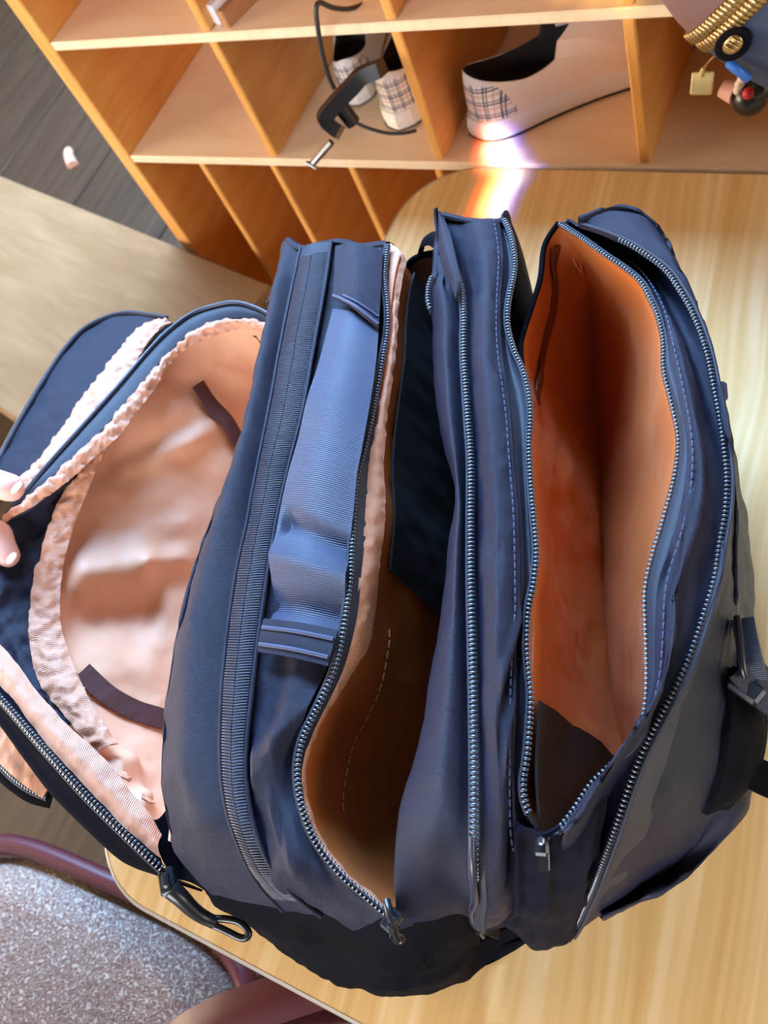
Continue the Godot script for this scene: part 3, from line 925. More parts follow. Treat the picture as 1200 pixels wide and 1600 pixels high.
	# bottom of the pack, rolling down to the table
	var U := [V(-0.3207, 0.906, 0.0546), V(-0.2913, 0.904, 0.0511), V(-0.264, 0.906, 0.0438), V(-0.2371, 0.908, 0.0381), V(-0.2065, 0.926, 0.0286), V(-0.1858, 0.936, 0.0243), V(-0.1707, 0.932, 0.0186), V(-0.1576, 0.92, 0.0101), V(-0.1515, 0.895, 0.0015)]
	var U2 := [V(-0.3293, 0.876, 0.0611), V(-0.2955, 0.866, 0.0638), V(-0.2629, 0.87, 0.0625), V(-0.2321, 0.876, 0.0592), V(-0.2072, 0.886, 0.0534), V(-0.188, 0.89, 0.0479), V(-0.1733, 0.886, 0.0394), V(-0.1632, 0.87, 0.0283), V(-0.1574, 0.85, 0.0112)]
	var U3 := [V(-0.3411, 0.84, 0.0643), V(-0.3097, 0.825, 0.0693), V(-0.2745, 0.825, 0.0734), V(-0.2435, 0.825, 0.0725), V(-0.2185, 0.83, 0.0676), V(-0.1998, 0.832, 0.0619), V(-0.182, 0.83, 0.0519), V(-0.1686, 0.82, 0.037), V(-0.1639, 0.81, 0.0171)]
	var U4 := [V(-0.3735, 0.77, 0.0651), V(-0.3364, 0.765, 0.0748), V(-0.3004, 0.76, 0.0829), V(-0.2668, 0.756, 0.0846), V(-0.2431, 0.752, 0.0813), V(-0.2237, 0.75, 0.0753), V(-0.1974, 0.75, 0.062), V(-0.1782, 0.75, 0.0428), V(-0.175, 0.76, 0.0197)]
	var U5 := drop(U4, 0.004, V(0.04, 0, -0.05))
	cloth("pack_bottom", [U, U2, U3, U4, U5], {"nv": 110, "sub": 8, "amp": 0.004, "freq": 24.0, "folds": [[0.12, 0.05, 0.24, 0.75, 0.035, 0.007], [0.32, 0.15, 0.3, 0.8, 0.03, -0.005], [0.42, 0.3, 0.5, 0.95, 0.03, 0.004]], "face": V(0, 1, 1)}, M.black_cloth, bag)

func divider_block() -> void:
	var D0 := [V(-0.3319, 0.976, -0.4564), V(-0.3199, 0.979, -0.4204), V(-0.3111, 0.978, -0.3907), V(-0.3038, 0.98, -0.3714), V(-0.2911, 0.981, -0.3485), V(-0.2797, 0.982, -0.3208), V(-0.2583, 0.982, -0.2757), V(-0.2396, 0.982, -0.2462), V(-0.224, 0.982, -0.2203), V(-0.2178, 0.982, -0.1961), V(-0.2133, 0.982, -0.1791), V(-0.2044, 0.982, -0.1465), V(-0.1989, 0.982, -0.123), V(-0.1929, 0.982, -0.0967), V(-0.1876, 0.982, -0.0725), V(-0.1855, 0.981, -0.0537), V(-0.1852, 0.979, -0.036), V(-0.1815, 0.974, -0.0145), V(-0.1771, 0.966, 0.0046), V(-0.1745, 0.954, 0.018), V(-0.1814, 0.92, 0.0268)]
	var D1 := [V(-0.3268, 0.983, -0.4518), V(-0.3085, 0.985, -0.4221), V(-0.2947, 0.986, -0.4024), V(-0.2784, 0.99, -0.3776), V(-0.2647, 0.992, -0.3486), V(-0.2571, 0.992, -0.3274), V(-0.2442, 0.992, -0.2973), V(-0.2315, 0.992, -0.2687), V(-0.2195, 0.992, -0.2416), V(-0.2065, 0.992, -0.2071), V(-0.1913, 0.992, -0.1669), V(-0.1765, 0.992, -0.1297), V(-0.1635, 0.99, -0.0957), V(-0.1519, 0.987, -0.0637), V(-0.1408, 0.982, -0.0305), V(-0.1377, 0.97, -0.0134), V(-0.141, 0.94, -0.0039), V(-0.1475, 0.91, 0.0037), V(-0.1544, 0.87, 0.0117)]
	var Dm := [V(-0.2878, 0.991, -0.4387), V(-0.2687, 0.995, -0.4037), V(-0.2517, 0.998, -0.3621), V(-0.2375, 1.001, -0.3232), V(-0.2163, 1.002, -0.2746), V(-0.2008, 1.002, -0.2393), V(-0.186, 1.002, -0.2063), V(-0.1719, 1.002, -0.1672), V(-0.1592, 1.001, -0.1313), V(-0.1469, 0.998, -0.0984), V(-0.1369, 0.991, -0.0678), V(-0.1275, 0.98, -0.0391), V(-0.1243, 0.96, -0.0199), V(-0.1293, 0.92, -0.0054), V(-0.1372, 0.88, 0.0012)]
	var Ds := [V(-0.2741, 0.986, -0.4457), V(-0.2572, 0.989, -0.4102), V(-0.2439, 0.991, -0.3689), V(-0.2293, 0.993, -0.3306), V(-0.2055, 0.994, -0.282), V(-0.1904, 0.994, -0.2463), V(-0.1759, 0.994, -0.213), V(-0.1611, 0.994, -0.1737), V(-0.1553, 0.993, -0.1553), V(-0.1497, 0.991, -0.1301), V(-0.1414, 0.99, -0.1026), V(-0.1322, 0.985, -0.0709), V(-0.1242, 0.975, -0.0447), V(-0.1173, 0.955, -0.03), V(-0.1193, 0.92, -0.0164)]
	var D2 := [V(-0.2749, 0.985, -0.453), V(-0.2599, 0.987, -0.432), V(-0.2471, 0.987, -0.404), V(-0.2388, 0.99, -0.3687), V(-0.2323, 0.99, -0.3488), V(-0.2201, 0.99, -0.3288), V(-0.2086, 0.99, -0.3137), V(-0.1957, 0.99, -0.2889), V(-0.1868, 0.99, -0.2604), V(-0.1763, 0.99, -0.2331), V(-0.1642, 0.99, -0.2047), V(-0.1581, 0.99, -0.189), V(-0.154, 0.99, -0.1712), V(-0.1518, 0.99, -0.1555), V(-0.1455, 0.99, -0.1348), V(-0.1369, 0.988, -0.114), V(-0.134, 0.987, -0.1059), V(-0.1278, 0.985, -0.0812), V(-0.1254, 0.982, -0.0652), V(-0.1209, 0.98, -0.0558), V(-0.113, 0.975, -0.0463), V(-0.1101, 0.972, -0.0422)]
	# left lip, from the open compartment up to the closed chain
	cloth("divider_lip", [shift(D0, V(0.002, -0.02, 0)), shift(D0, V(0.0005, -0.008, 0)), D0, mix(D0, D1, 0.5, V(0, 0.008, 0)), shift(D1, V(-0.004, -0.004, 0))],
		{"nv": 150, "sub": 7, "amp": 0.0012, "freq": 24.0, "face": V(-0.5, 1, 0), "folds": [[0.85, 0.12, 0.62, 0.09, 0.03, -0.010]]}, M.navy, bag)
	cloth("sleeve_wall", [drop(cut(D0, 0, 0.92), 0.03, V(0.012, 0, 0)), drop(cut(D0, 0, 0.92), 0.13, V(0.006, 0, 0)), shift(cut(D0, 0, 0.92), V(0.003, -0.016, 0))], {"nv": 90, "sub": 7, "amp": 0.002, "face": V(-1, 0.3, 0)}, M.sleeve_shade_black, bag)
	cloth("divider_band", [shift(D1, V(0.003, -0.005, 0)), Dm, Ds], {"nv": 170, "sub": 14, "amp": 0.0018, "freq": 30.0, "folds": [[0.55, 0.665, 0.98, 0.645, 0.018, 0.003], [0.5, 0.70, 0.95, 0.68, 0.02, -0.003], [0.6, 0.74, 0.95, 0.72, 0.02, 0.003], [0.35, 0.5, 0.6, 0.52, 0.03, -0.001]]}, M.navy, bag)
	cloth("zip_tape", [shift(Ds, V(0.0, -0.002, 0)), mix(Ds, D2, 0.5, V(0, -0.006, 0), 40), shift(D2, V(0, -0.001, 0))], {"nv": 150, "sub": 4}, M.tape, bag)
	var va := Geo.new()
	strip(va, shift(D1, V(0, -0.0055, 0)), 0.012, V(1, 0, 0), {"nv": 150})
	put("zip_tape", va, M.tape, bag)
	var chain := cut(D1, 0.03, 0.83)
	teeth("zipper_teeth", shift(chain, V(0.001, 0.0005, 0)), V(1, 0, 0), bag, {"reach": 0.0052, "high": 0.0028})
	teeth("zipper_teeth", shift(cut(D2, 0.01, 0.97), V(0.0005, 0, 0)), V(1, 0.1, 0), bag, {"reach": 0.0042})
	var pip := Geo.new()
	tube(pip, [V(-0.1405, 0.984, -0.031), V(-0.137, 0.98, -0.0189), V(-0.1362, 0.966, -0.0095), V(-0.1398, 0.94, -0.0026), V(-0.1482, 0.91, 0.0039), V(-0.1571, 0.86, 0.0096), V(-0.1649, 0.8, 0.0151)], 0.0016, 40, 8)
	put("end_cord", pip, M.coil, bag)
	stitches("band_stitch", shift(mix(Dm, Ds, 0.82, V(0, 0.0022, 0), 60), Vector3.ZERO), M.thread, bag, 0.0034, 0.0018, 0.0006)
	# a small loop of loose zipper end at the far top
	var sl := Geo.new()
	strip(sl, [V(-0.3063, 0.976, -0.4053), V(-0.3084, 0.982, -0.3966), V(-0.3064, 0.983, -0.3831), V(-0.3018, 0.983, -0.3703), V(-0.2971, 0.98, -0.3615)], 0.008, V(1, 0.6, 0), {"nv": 24})
	put("zip_tape", sl, M.tape, bag)
	teeth("zipper_teeth", [V(-0.3067, 0.986, -0.3902), V(-0.3049, 0.987, -0.3786), V(-0.3008, 0.987, -0.367), V(-0.2966, 0.984, -0.3594)], V(-1, 0.3, 0), bag, {"cord": false})
	var hk := Geo.new()
	strip(hk, [V(-0.3238, 0.987, -0.4487), V(-0.309, 0.991, -0.4227), V(-0.2919, 0.996, -0.3948), V(-0.2796, 0.998, -0.3763), V(-0.2729, 0.996, -0.3614)], 0.013, V(1, 0.5, 0), {"nv": 30, "crown": 0.003, "taper": 0.35})
	put("lip_fold", hk, M.navy, bag)
	# far end and near join
	var top := [D0[0], D1[0], Dm[0], Ds[0], D2[0]]
	cloth("end_cap", [top, shift(top, V(0, -0.02, -0.01)), drop(top, 0.1, V(0, 0, -0.008)), drop(top, 0.004, V(0, 0, 0.02))], {"nv": 40, "face": V(0, 0, -1), "amp": 0.002}, M.navy, bag)
	# bottom edge where the divider and the last panel meet
	var F0 := [V(-0.1504, 0.98, -0.0516), V(-0.1364, 0.98, -0.0489), V(-0.126, 0.974, -0.0483), V(-0.1154, 0.976, -0.0456), V(-0.1081, 0.977, -0.0454), V(-0.1, 0.977, -0.0544), V(-0.0947, 0.974, -0.0684), V(-0.086, 0.965, -0.081)]
	var F1 := [V(-0.1433, 0.962, -0.0226), V(-0.1329, 0.962, -0.0248), V(-0.123, 0.958, -0.0274), V(-0.1124, 0.956, -0.029), V(-0.1042, 0.955, -0.0316), V(-0.0966, 0.953, -0.0374), V(-0.0906, 0.95, -0.0459), V(-0.0836, 0.945, -0.0552)]
	var F2 := [V(-0.1487, 0.91, 0.0005), V(-0.1404, 0.908, -0.0052), V(-0.1299, 0.908, -0.0093), V(-0.1186, 0.905, -0.0097), V(-0.1095, 0.903, -0.0113), V(-0.1012, 0.9, -0.0171), V(-0.0956, 0.895, -0.0267), V(-0.0915, 0.88, -0.0375)]
	var F3 := [V(-0.1658, 0.8, 0.0163), V(-0.1573, 0.81, 0.0069), V(-0.1497, 0.815, 0.0018), V(-0.1418, 0.8, 0.0049), V(-0.1319, 0.79, 0.0078), V(-0.1204, 0.79, 0.0014), V(-0.1139, 0.785, -0.0037), V(-0.1079, 0.785, -0.0219)]
	var F4 := drop(F3, 0.006, V(-0.005, 0, -0.05))
	cloth("join_panel", [F0, F1, F2, F3, F4], {"nv": 80, "sub": 9, "amp": 0.004, "freq": 28.0, "face": V(0, 1, 0.6), "folds": [[0.2, 0.55, 0.45, 0.5, 0.04, 0.004], [0.1, 0.9, 0.5, 0.72, 0.04, 0.004], [0.5, 0.1, 0.65, 0.5, 0.04, -0.005], [0.05, 0.35, 0.6, 0.3, 0.035, 0.005]]}, M.navy_shaded, bag)

func right_block() -> void:
	var RL := [V(-0.2326, 0.976, -0.4562), V(-0.2391, 0.97, -0.4397), V(-0.2341, 0.965, -0.4099), V(-0.2311, 0.965, -0.368), V(-0.2268, 0.968, -0.3475), V(-0.2108, 0.976, -0.3142), V(-0.1946, 0.984, -0.2808), V(-0.1785, 0.986, -0.2349), V(-0.1632, 0.986, -0.1983), V(-0.151, 0.986, -0.1554), V(-0.1452, 0.986, -0.1371), V(-0.1363, 0.984, -0.1098), V(-0.1284, 0.982, -0.08), V(-0.1262, 0.978, -0.0648), V(-0.113, 0.97, -0.0455)]
	var CR := [V(-0.2171, 0.94, -0.4435), V(-0.2214, 0.89, -0.4569), V(-0.2214, 0.845, -0.4466), V(-0.2168, 0.81, -0.419), V(-0.2089, 0.792, -0.3923), V(-0.1972, 0.785, -0.3597), V(-0.1723, 0.785, -0.2821), V(-0.1472, 0.785, -0.2115), V(-0.1328, 0.785, -0.1746), V(-0.1197, 0.79, -0.1496), V(-0.108, 0.8, -0.1291), V(-0.104, 0.82, -0.1028), V(-0.1108, 0.84, -0.083), V(-0.1131, 0.87, -0.064)]
	var E1 := [V(-0.2307, 0.98, -0.4525), V(-0.2075, 0.986, -0.435), V(-0.1875, 0.99, -0.4193), V(-0.1679, 0.992, -0.4057), V(-0.1529, 0.993, -0.3937), V(-0.1435, 0.993, -0.3808), V(-0.1352, 0.993, -0.3682), V(-0.1263, 0.993, -0.3485), V(-0.1204, 0.993, -0.3276), V(-0.1116, 0.992, -0.3087), V(-0.101, 0.99, -0.2852), V(-0.0969, 0.99, -0.2677), V(-0.0951, 0.99, -0.2485), V(-0.0949, 0.988, -0.2242), V(-0.095, 0.986, -0.2026), V(-0.0933, 0.984, -0.1843), V(-0.0855, 0.982, -0.1579), V(-0.0783, 0.98, -0.1311), V(-0.0764, 0.978, -0.109), V(-0.0831, 0.978, -0.0939), V(-0.0918, 0.978, -0.0778), V(-0.0962, 0.977, -0.0638), V(-0.1009, 0.976, -0.0512), V(-0.1074, 0.974, -0.0435)]
	var Em := [V(-0.2221, 0.982, -0.4523), V(-0.2187, 0.955, -0.4623), V(-0.2036, 0.945, -0.4615), V(-0.1769, 0.95, -0.4457), V(-0.1542, 0.968, -0.4154), V(-0.1333, 0.986, -0.3805), V(-0.1172, 0.996, -0.3488), V(-0.1063, 0.998, -0.3247), V(-0.0952, 0.998, -0.2986), V(-0.0856, 0.997, -0.2743), V(-0.0791, 0.996, -0.2506), V(-0.0765, 0.994, -0.2234), V(-0.0772, 0.992, -0.2042), V(-0.0765, 0.991, -0.1854), V(-0.0714, 0.99, -0.1607), V(-0.0696, 0.987, -0.1404), V(-0.0715, 0.985, -0.1226), V(-0.0777, 0.983, -0.1037), V(-0.0821, 0.982, -0.0887), V(-0.0867, 0.979, -0.0725), V(-0.0917, 0.974, -0.0546), V(-0.0982, 0.965, -0.0424)]
	var E2 := [V(-0.213, 0.988, -0.4446), V(-0.1935, 0.992, -0.4356), V(-0.1706, 0.994, -0.425), V(-0.1541, 0.994, -0.4151), V(-0.14, 0.994, -0.4049), V(-0.1301, 0.994, -0.3935), V(-0.1196, 0.993, -0.3803), V(-0.1086, 0.992, -0.3631), V(-0.0978, 0.991, -0.3422), V(-0.0906, 0.99, -0.3249), V(-0.0832, 0.988, -0.3075), V(-0.0761, 0.986, -0.2884), V(-0.0682, 0.985, -0.2636), V(-0.064, 0.984, -0.2398), V(-0.063, 0.983, -0.2242), V(-0.0606, 0.982, -0.2029), V(-0.0612, 0.98, -0.1774), V(-0.0622, 0.979, -0.1587), V(-0.0651, 0.977, -0.1398), V(-0.069, 0.974, -0.1222), V(-0.0729, 0.97, -0.1049), V(-0.0756, 0.964, -0.0848), V(-0.0782, 0.952, -0.0632), V(-0.0848, 0.92, -0.0421), V(-0.0943, 0.87, -0.0293), V(-0.1047, 0.82, -0.0149), V(-0.1139, 0.785, -0.0037)]
	var E3 := [V(-0.2112, 0.99, -0.4446), V(-0.1972, 0.98, -0.4662), V(-0.1814, 0.975, -0.4703), V(-0.1673, 0.975, -0.4621), V(-0.1537, 0.976, -0.4467), V(-0.1411, 0.977, -0.4268), V(-0.1254, 0.979, -0.4006), V(-0.1113, 0.98, -0.375), V(-0.0985, 0.983, -0.3487), V(-0.0906, 0.983, -0.3304), V(-0.0832, 0.98, -0.313), V(-0.0757, 0.972, -0.2966), V(-0.069, 0.962, -0.2768), V(-0.0634, 0.952, -0.257), V(-0.0594, 0.94, -0.2379), V(-0.0542, 0.93, -0.2164), V(-0.0463, 0.92, -0.1871), V(-0.0398, 0.91, -0.1585), V(-0.0386, 0.905, -0.1378), V(-0.0359, 0.89, -0.1211), V(-0.0407, 0.87, -0.1026), V(-0.0492, 0.85, -0.0838), V(-0.0626, 0.83, -0.063), V(-0.0749, 0.81, -0.0498), V(-0.0889, 0.795, -0.0364), V(-0.1009, 0.785, -0.0255)]
	# lining: a wedge of two walls meeting in a crease
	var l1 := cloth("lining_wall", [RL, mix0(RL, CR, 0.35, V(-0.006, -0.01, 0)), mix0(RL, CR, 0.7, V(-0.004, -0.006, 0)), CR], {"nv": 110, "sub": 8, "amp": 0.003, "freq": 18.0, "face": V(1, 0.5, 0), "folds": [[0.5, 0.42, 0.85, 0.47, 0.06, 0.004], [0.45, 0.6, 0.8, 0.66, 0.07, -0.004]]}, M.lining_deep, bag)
	cloth("pocket_end_shade", [path_on(l1, [[0.02, 0.84], [0.5, 0.84], [0.98, 0.84]], 0.006), path_on(l1, [[0.02, 0.92], [0.5, 0.92], [0.98, 0.92]], 0.007), path_on(l1, [[0.0, 1.0], [0.5, 1.0], [1.0, 1.0]], 0.003)], {"nv": 30, "face": V(1, 0.5, 0)}, M.sleeve_shade_black, bag)  # black sheet standing in for the deep shade at the near end
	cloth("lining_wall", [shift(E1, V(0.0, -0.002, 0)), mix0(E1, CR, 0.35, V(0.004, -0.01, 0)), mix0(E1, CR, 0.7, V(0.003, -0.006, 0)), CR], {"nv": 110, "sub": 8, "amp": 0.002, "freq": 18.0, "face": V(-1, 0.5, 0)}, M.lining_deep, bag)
	var pb := Geo.new()
	strip(pb, [V(-0.1519, 0.983, -0.1584), V(-0.1483, 0.9825, -0.1475), V(-0.1444, 0.9825, -0.1348), V(-0.1387, 0.9835, -0.1198)], 0.0035, V(1, 0, 0), {"nv": 30, "taper": 0.3})
	put("binding", pb, M.binding, bag)
	# outside of the pocket at the far end, and its rim
	cloth("pocket_side", [shift(cut(RL, 0.0, 0.42), V(-0.002, 0.0005, 0)), drop(cut(RL, 0.0, 0.42), 0.12, V(-0.006, 0, -0.004)), drop(cut(RL, 0.0, 0.42), 0.01, V(-0.004, 0, 0.0))], {"nv": 60, "face": V(-1, 0.3, 0), "amp": 0.002}, M.black_cloth, bag)
	var rim := Geo.new()
	tube(rim, cut(RL, 0.0, 0.40), 0.0022, 60, 8)
	put("pocket_rim", rim, M.black_cloth, bag)
	var tr2 := Geo.new()
	strip(tr2, path_on(l1, [[0.25, 0.02], [0.3, 0.1], [0.28, 0.2], [0.18, 0.32]], 0.002), 0.012, V(0, 1, 0), {"nv": 40, "face": V(1, 0.4, 0)})
	put("seam_tape", tr2, M.lining_dark, bag)
	# panel between the two right-hand zippers, with the seam beside the tape
	var Es := [V(-0.2238, 0.982, -0.4504), V(-0.208, 0.976, -0.4426), V(-0.1893, 0.976, -0.4316), V(-0.1684, 0.978, -0.4177), V(-0.1522, 0.983, -0.4003), V(-0.1369, 0.99, -0.3767), V(-0.1253, 0.993, -0.3551), V(-0.1158, 0.994, -0.331), V(-0.1024, 0.994, -0.3001), V(-0.0925, 0.993, -0.2755), V(-0.088, 0.993, -0.2547), V(-0.0862, 0.991, -0.2309), V(-0.0865, 0.989, -0.2073), V(-0.0865, 0.987, -0.1884), V(-0.0804, 0.985, -0.1601), V(-0.0748, 0.983, -0.1366), V(-0.0746, 0.981, -0.1158), V(-0.0808, 0.98, -0.0983), V(-0.0874, 0.979, -0.0825), V(-0.092, 0.977, -0.0667), V(-0.0965, 0.975, -0.053)]
	cloth("zip_tape", [E1, mix(E1, Es, 0.5, V(0, 0.001, 0), 40), Es], {"nv": 150, "sub": 4}, M.tape, bag)
	cloth("divider_band", [shift(Es, V(-0.001, 0.0012, 0)), Em, shift(E2, V(-0.001, -0.003, 0))], {"nv": 160, "sub": 12, "amp": 0.0022, "freq": 30.0, "folds": [[0.1, 0.55, 0.3, 0.62, 0.03, 0.002], [0.6, 0.42, 0.5, 0.6, 0.06, 0.002], [0.1, 0.68, 0.4, 0.70, 0.025, -0.003]]}, M.navy, bag)
	stitches("band_stitch", mix(Es, Em, 0.42, V(0, 0.0036, 0), 60), M.thread, bag, 0.0034, 0.0018, 0.0006)
	# last panel, rolling over to the side
	cloth("back_panel", [shift(E2, V(0.002, -0.002, 0)), mix0(E2, E3, 0.5, V(0.002, 0.006, 0), 50), E3, shift(E3, V(0.002, -0.012, -0.001)), drop(E3, 0.1, V(0.012, 0, 0)), drop(E3, 0.006, V(-0.01, 0, -0.01))], {"nv": 150, "sub": 8, "amp": 0.0026, "freq": 26.0, "face": V(0.6, 1, 0), "straight": false}, M.navy, bag)
	var edge2 := Geo.new()
	tube(edge2, shift(cut(E2, 0.0, 0.99), V(0.003, 0.0006, 0)), 0.0013, 160, 6)
	put("tape_welt", edge2, M.tape, bag)
	var tp := cut(E2, 0.46, 0.9)
	var tw := mix(E2, E3, 0.30, V(0.002, 0.0045, 0), 60)
	cloth("zip_tape", [shift(tp, V(0.003, 0.0012, 0)), mix(tp, cut(tw, 0.46, 0.9), 0.5, V(0.001, 0.003, 0), 40), shift(cut(tw, 0.46, 0.9), V(0, 0.001, 0))], {"nv": 90, "sub": 4}, M.tape, bag)
	teeth("zipper_teeth", cut(E1, 0.0, 0.99), V(-1, 0.1, 0.2), bag, {"reach": 0.004})
	teeth("zipper_teeth", cut(E2, 0.06, 0.96), V(-1, 0.2, 0.4), bag, {"reach": 0.0044, "high": 0.0026})

func front_flap() -> void:
	# the front pocket's lid, pulled away from the body by the hand
	var G0 := [V(-0.6102, 0.908, -0.3755), V(-0.6264, 0.91, -0.375), V(-0.657, 0.912, -0.3728), V(-0.6773, 0.915, -0.3615), V(-0.6896, 0.92, -0.3408), V(-0.6908, 0.925, -0.3111), V(-0.686, 0.93, -0.2742), V(-0.6774, 0.936, -0.2353), V(-0.67, 0.94, -0.2026), V(-0.6614, 0.944, -0.1716), V(-0.6521, 0.948, -0.1421)]
	var G1 := [V(-0.6083, 0.912, -0.3717), V(-0.6247, 0.916, -0.3633), V(-0.6301, 0.919, -0.3456), V(-0.6308, 0.923, -0.3198), V(-0.6294, 0.928, -0.2869), V(-0.6267, 0.934, -0.2547), V(-0.6229, 0.939, -0.2211), V(-0.6211, 0.944, -0.1917), V(-0.624, 0.948, -0.1686), V(-0.6275, 0.95, -0.1495)]
	var G1r := [V(-0.5965, 0.914, -0.3677), V(-0.5993, 0.918, -0.3611), V(-0.602, 0.92, -0.3471), V(-0.6016, 0.923, -0.3269), V(-0.595, 0.927, -0.3002), V(-0.5895, 0.933, -0.2687), V(-0.5869, 0.938, -0.2358), V(-0.5906, 0.943, -0.2082), V(-0.5943, 0.947, -0.1856), V(-0.6043, 0.951, -0.1672), V(-0.6116, 0.953, -0.1482)]
	var G2 := [V(-0.4818, 0.926, -0.3803), V(-0.4975, 0.929, -0.3839), V(-0.5177, 0.932, -0.3848), V(-0.5357, 0.933, -0.3789), V(-0.5569, 0.934, -0.3653), V(-0.5702, 0.936, -0.3415), V(-0.5771, 0.938, -0.3153), V(-0.5814, 0.942, -0.2788), V(-0.5862, 0.946, -0.2446), V(-0.5908, 0.95, -0.2115), V(-0.5962, 0.953, -0.1797), V(-0.5985, 0.955, -0.1593), V(-0.604, 0.956, -0.1421)]
	var G2r := [V(-0.4821, 0.924, -0.3734), V(-0.4996, 0.928, -0.3736), V(-0.5174, 0.93, -0.3691), V(-0.5389, 0.932, -0.3575), V(-0.5534, 0.933, -0.339), V(-0.5602, 0.935, -0.3151), V(-0.5638, 0.938, -0.288), V(-0.5671, 0.942, -0.2567), V(-0.5706, 0.946, -0.227), V(-0.5783, 0.95, -0.1992), V(-0.5852, 0.953, -0.1751), V(-0.5946, 0.955, -0.154), V(-0.6054, 0.957, -0.1351)]
	var G3 := [V(-0.4855, 0.918, -0.3657), V(-0.5025, 0.922, -0.3659), V(-0.5209, 0.925, -0.3568), V(-0.5382, 0.927, -0.3443), V(-0.5497, 0.929, -0.3283), V(-0.5541, 0.931, -0.3092), V(-0.5531, 0.933, -0.283), V(-0.5545, 0.936, -0.259), V(-0.556, 0.939, -0.2304), V(-0.5634, 0.943, -0.2071), V(-0.5698, 0.947, -0.1832), V(-0.5786, 0.95, -0.1622), V(-0.5883, 0.953, -0.143), V(-0.6028, 0.956, -0.1254)]
	cloth("outer_facing", [shift(G0, V(0.004, -0.012, 0)), G0, mix(G0, G1, 0.6, V(0, -0.002, 0)), shift(G1, V(0.002, -0.004, 0))], {"nv": 90, "amp": 0.0015, "face": V(-0.3, 1, 0)}, M.navy, bag)
	var rim := Geo.new()
	tube(rim, shift(G0, V(0, 0.001, 0)), 0.0026, 90, 8)
	put("rim_zipper", rim, M.tape, bag)
	teeth("zipper_teeth", shift(cut(G0, 0.35, 1.0), V(-0.002, 0.001, 0)), V(-1, 0.4, -0.5), bag, {"reach": 0.004, "cord": false, "pitch": 0.0022})
	cloth("binding", [G1, mix(G1, G1r, 0.5, V(0, 0.003, 0)), G1r], {"nv": 150, "sub": 6, "amp": 0.003, "pin": 0.0, "freq": 95.0}, M.binding, bag)
	cloth("inner_facing", [shift(G1r, V(-0.002, -0.003, 0)), mix(G1r, G2, 0.5, V(0, -0.008, 0)), shift(G2, V(0, -0.001, 0))], {"nv": 90, "amp": 0.0015}, M.navy, bag)
	cloth("zip_tape", [G2, mix(G2, G2r, 0.5, V(0, 0.001, 0)), G2r], {"nv": 100, "sub": 3}, M.tape, bag)
	var zc := Geo.new()
	tube(zc, shift(G2, V(0, 0.0014, 0)), 0.0019, 110, 8)
	put("zip_cord", zc, M.coil, bag)
	cloth("binding", [G2r, mix(G2r, G3, 0.5, V(0, 0.003, 0)), G3], {"nv": 170, "sub": 6, "amp": 0.003, "pin": 0.0, "freq": 95.0}, M.binding, bag)
	# lining, falling from the flap towards the foot of the body
	var Lr := [V(-0.4934, 0.916, -0.3734), V(-0.5293, 0.921, -0.3676), V(-0.5485, 0.924, -0.3525), V(-0.5623, 0.926, -0.3346), V(-0.5704, 0.927, -0.314), V(-0.5661, 0.929, -0.2823), V(-0.571, 0.93, -0.2507), V(-0.5831, 0.928, -0.2204), V(-0.5861, 0.924, -0.1881), V(-0.5822, 0.92, -0.1511), V(-0.5713, 0.916, -0.1157), V(-0.5557, 0.914, -0.0851), V(-0.5367, 0.913, -0.0595), V(-0.5154, 0.912, -0.0385), V(-0.4932, 0.911, -0.0217), V(-0.4591, 0.91, -0.0023), V(-0.4254, 0.908, 0.016), V(-0.3958, 0.905, 0.0311), V(-0.3701, 0.902, 0.0454)]
	var A0 := [V(-0.4777, 0.954, -0.4277), V(-0.4492, 0.97, -0.37), V(-0.4298, 0.974, -0.3173), V(-0.4092, 0.978, -0.2572), V(-0.3986, 0.98, -0.2155), V(-0.3932, 0.98, -0.1763), V(-0.3872, 0.98, -0.1356), V(-0.3773, 0.98, -0.0954), V(-0.3639, 0.978, -0.054), V(-0.3507, 0.975, -0.0199), V(-0.3413, 0.965, 0.008), V(-0.3327, 0.945, 0.0337), V(-0.3237, 0.925, 0.0484)]
	var low := drop(cut(A0, 0.08, 0.97), 0.05, V(-0.018, 0, 0))
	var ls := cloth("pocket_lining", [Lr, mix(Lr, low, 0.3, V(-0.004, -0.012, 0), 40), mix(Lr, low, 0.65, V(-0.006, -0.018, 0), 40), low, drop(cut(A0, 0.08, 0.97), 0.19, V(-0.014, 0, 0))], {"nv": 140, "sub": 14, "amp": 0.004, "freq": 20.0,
		"folds": [[0.10, 0.55, 0.26, 0.50, 0.035, 0.016], [0.26, 0.50, 0.36, 0.46, 0.03, 0.010], [0.10, 0.61, 0.30, 0.57, 0.035, -0.012], [0.05, 0.43, 0.22, 0.42, 0.05, 0.003], [0.22, 0.46, 0.34, 0.40, 0.03, 0.005], [0.18, 0.30, 0.3, 0.18, 0.03, 0.007], [0.08, 0.36, 0.2, 0.24, 0.025, -0.006], [0.05, 0.72, 0.3, 0.68, 0.04, 0.006], [0.04, 0.88, 0.14, 0.86, 0.02, 0.008], [0.03, 0.94, 0.12, 0.92, 0.016, 0.008]]}, M.lining, bag)
	# shell of the flap under the lining
	cloth("flap_shell", [shift(Lr, V(-0.012, -0.012, 0)), mix(Lr, low, 0.3, V(-0.02, -0.03, 0), 40), mix(Lr, low, 0.65, V(-0.015, -0.035, 0), 40), shift(low, V(0, -0.03, 0))], {"nv": 80, "amp": 0.003, "face": V(-0.5, -1, 0)}, M.navy, bag)
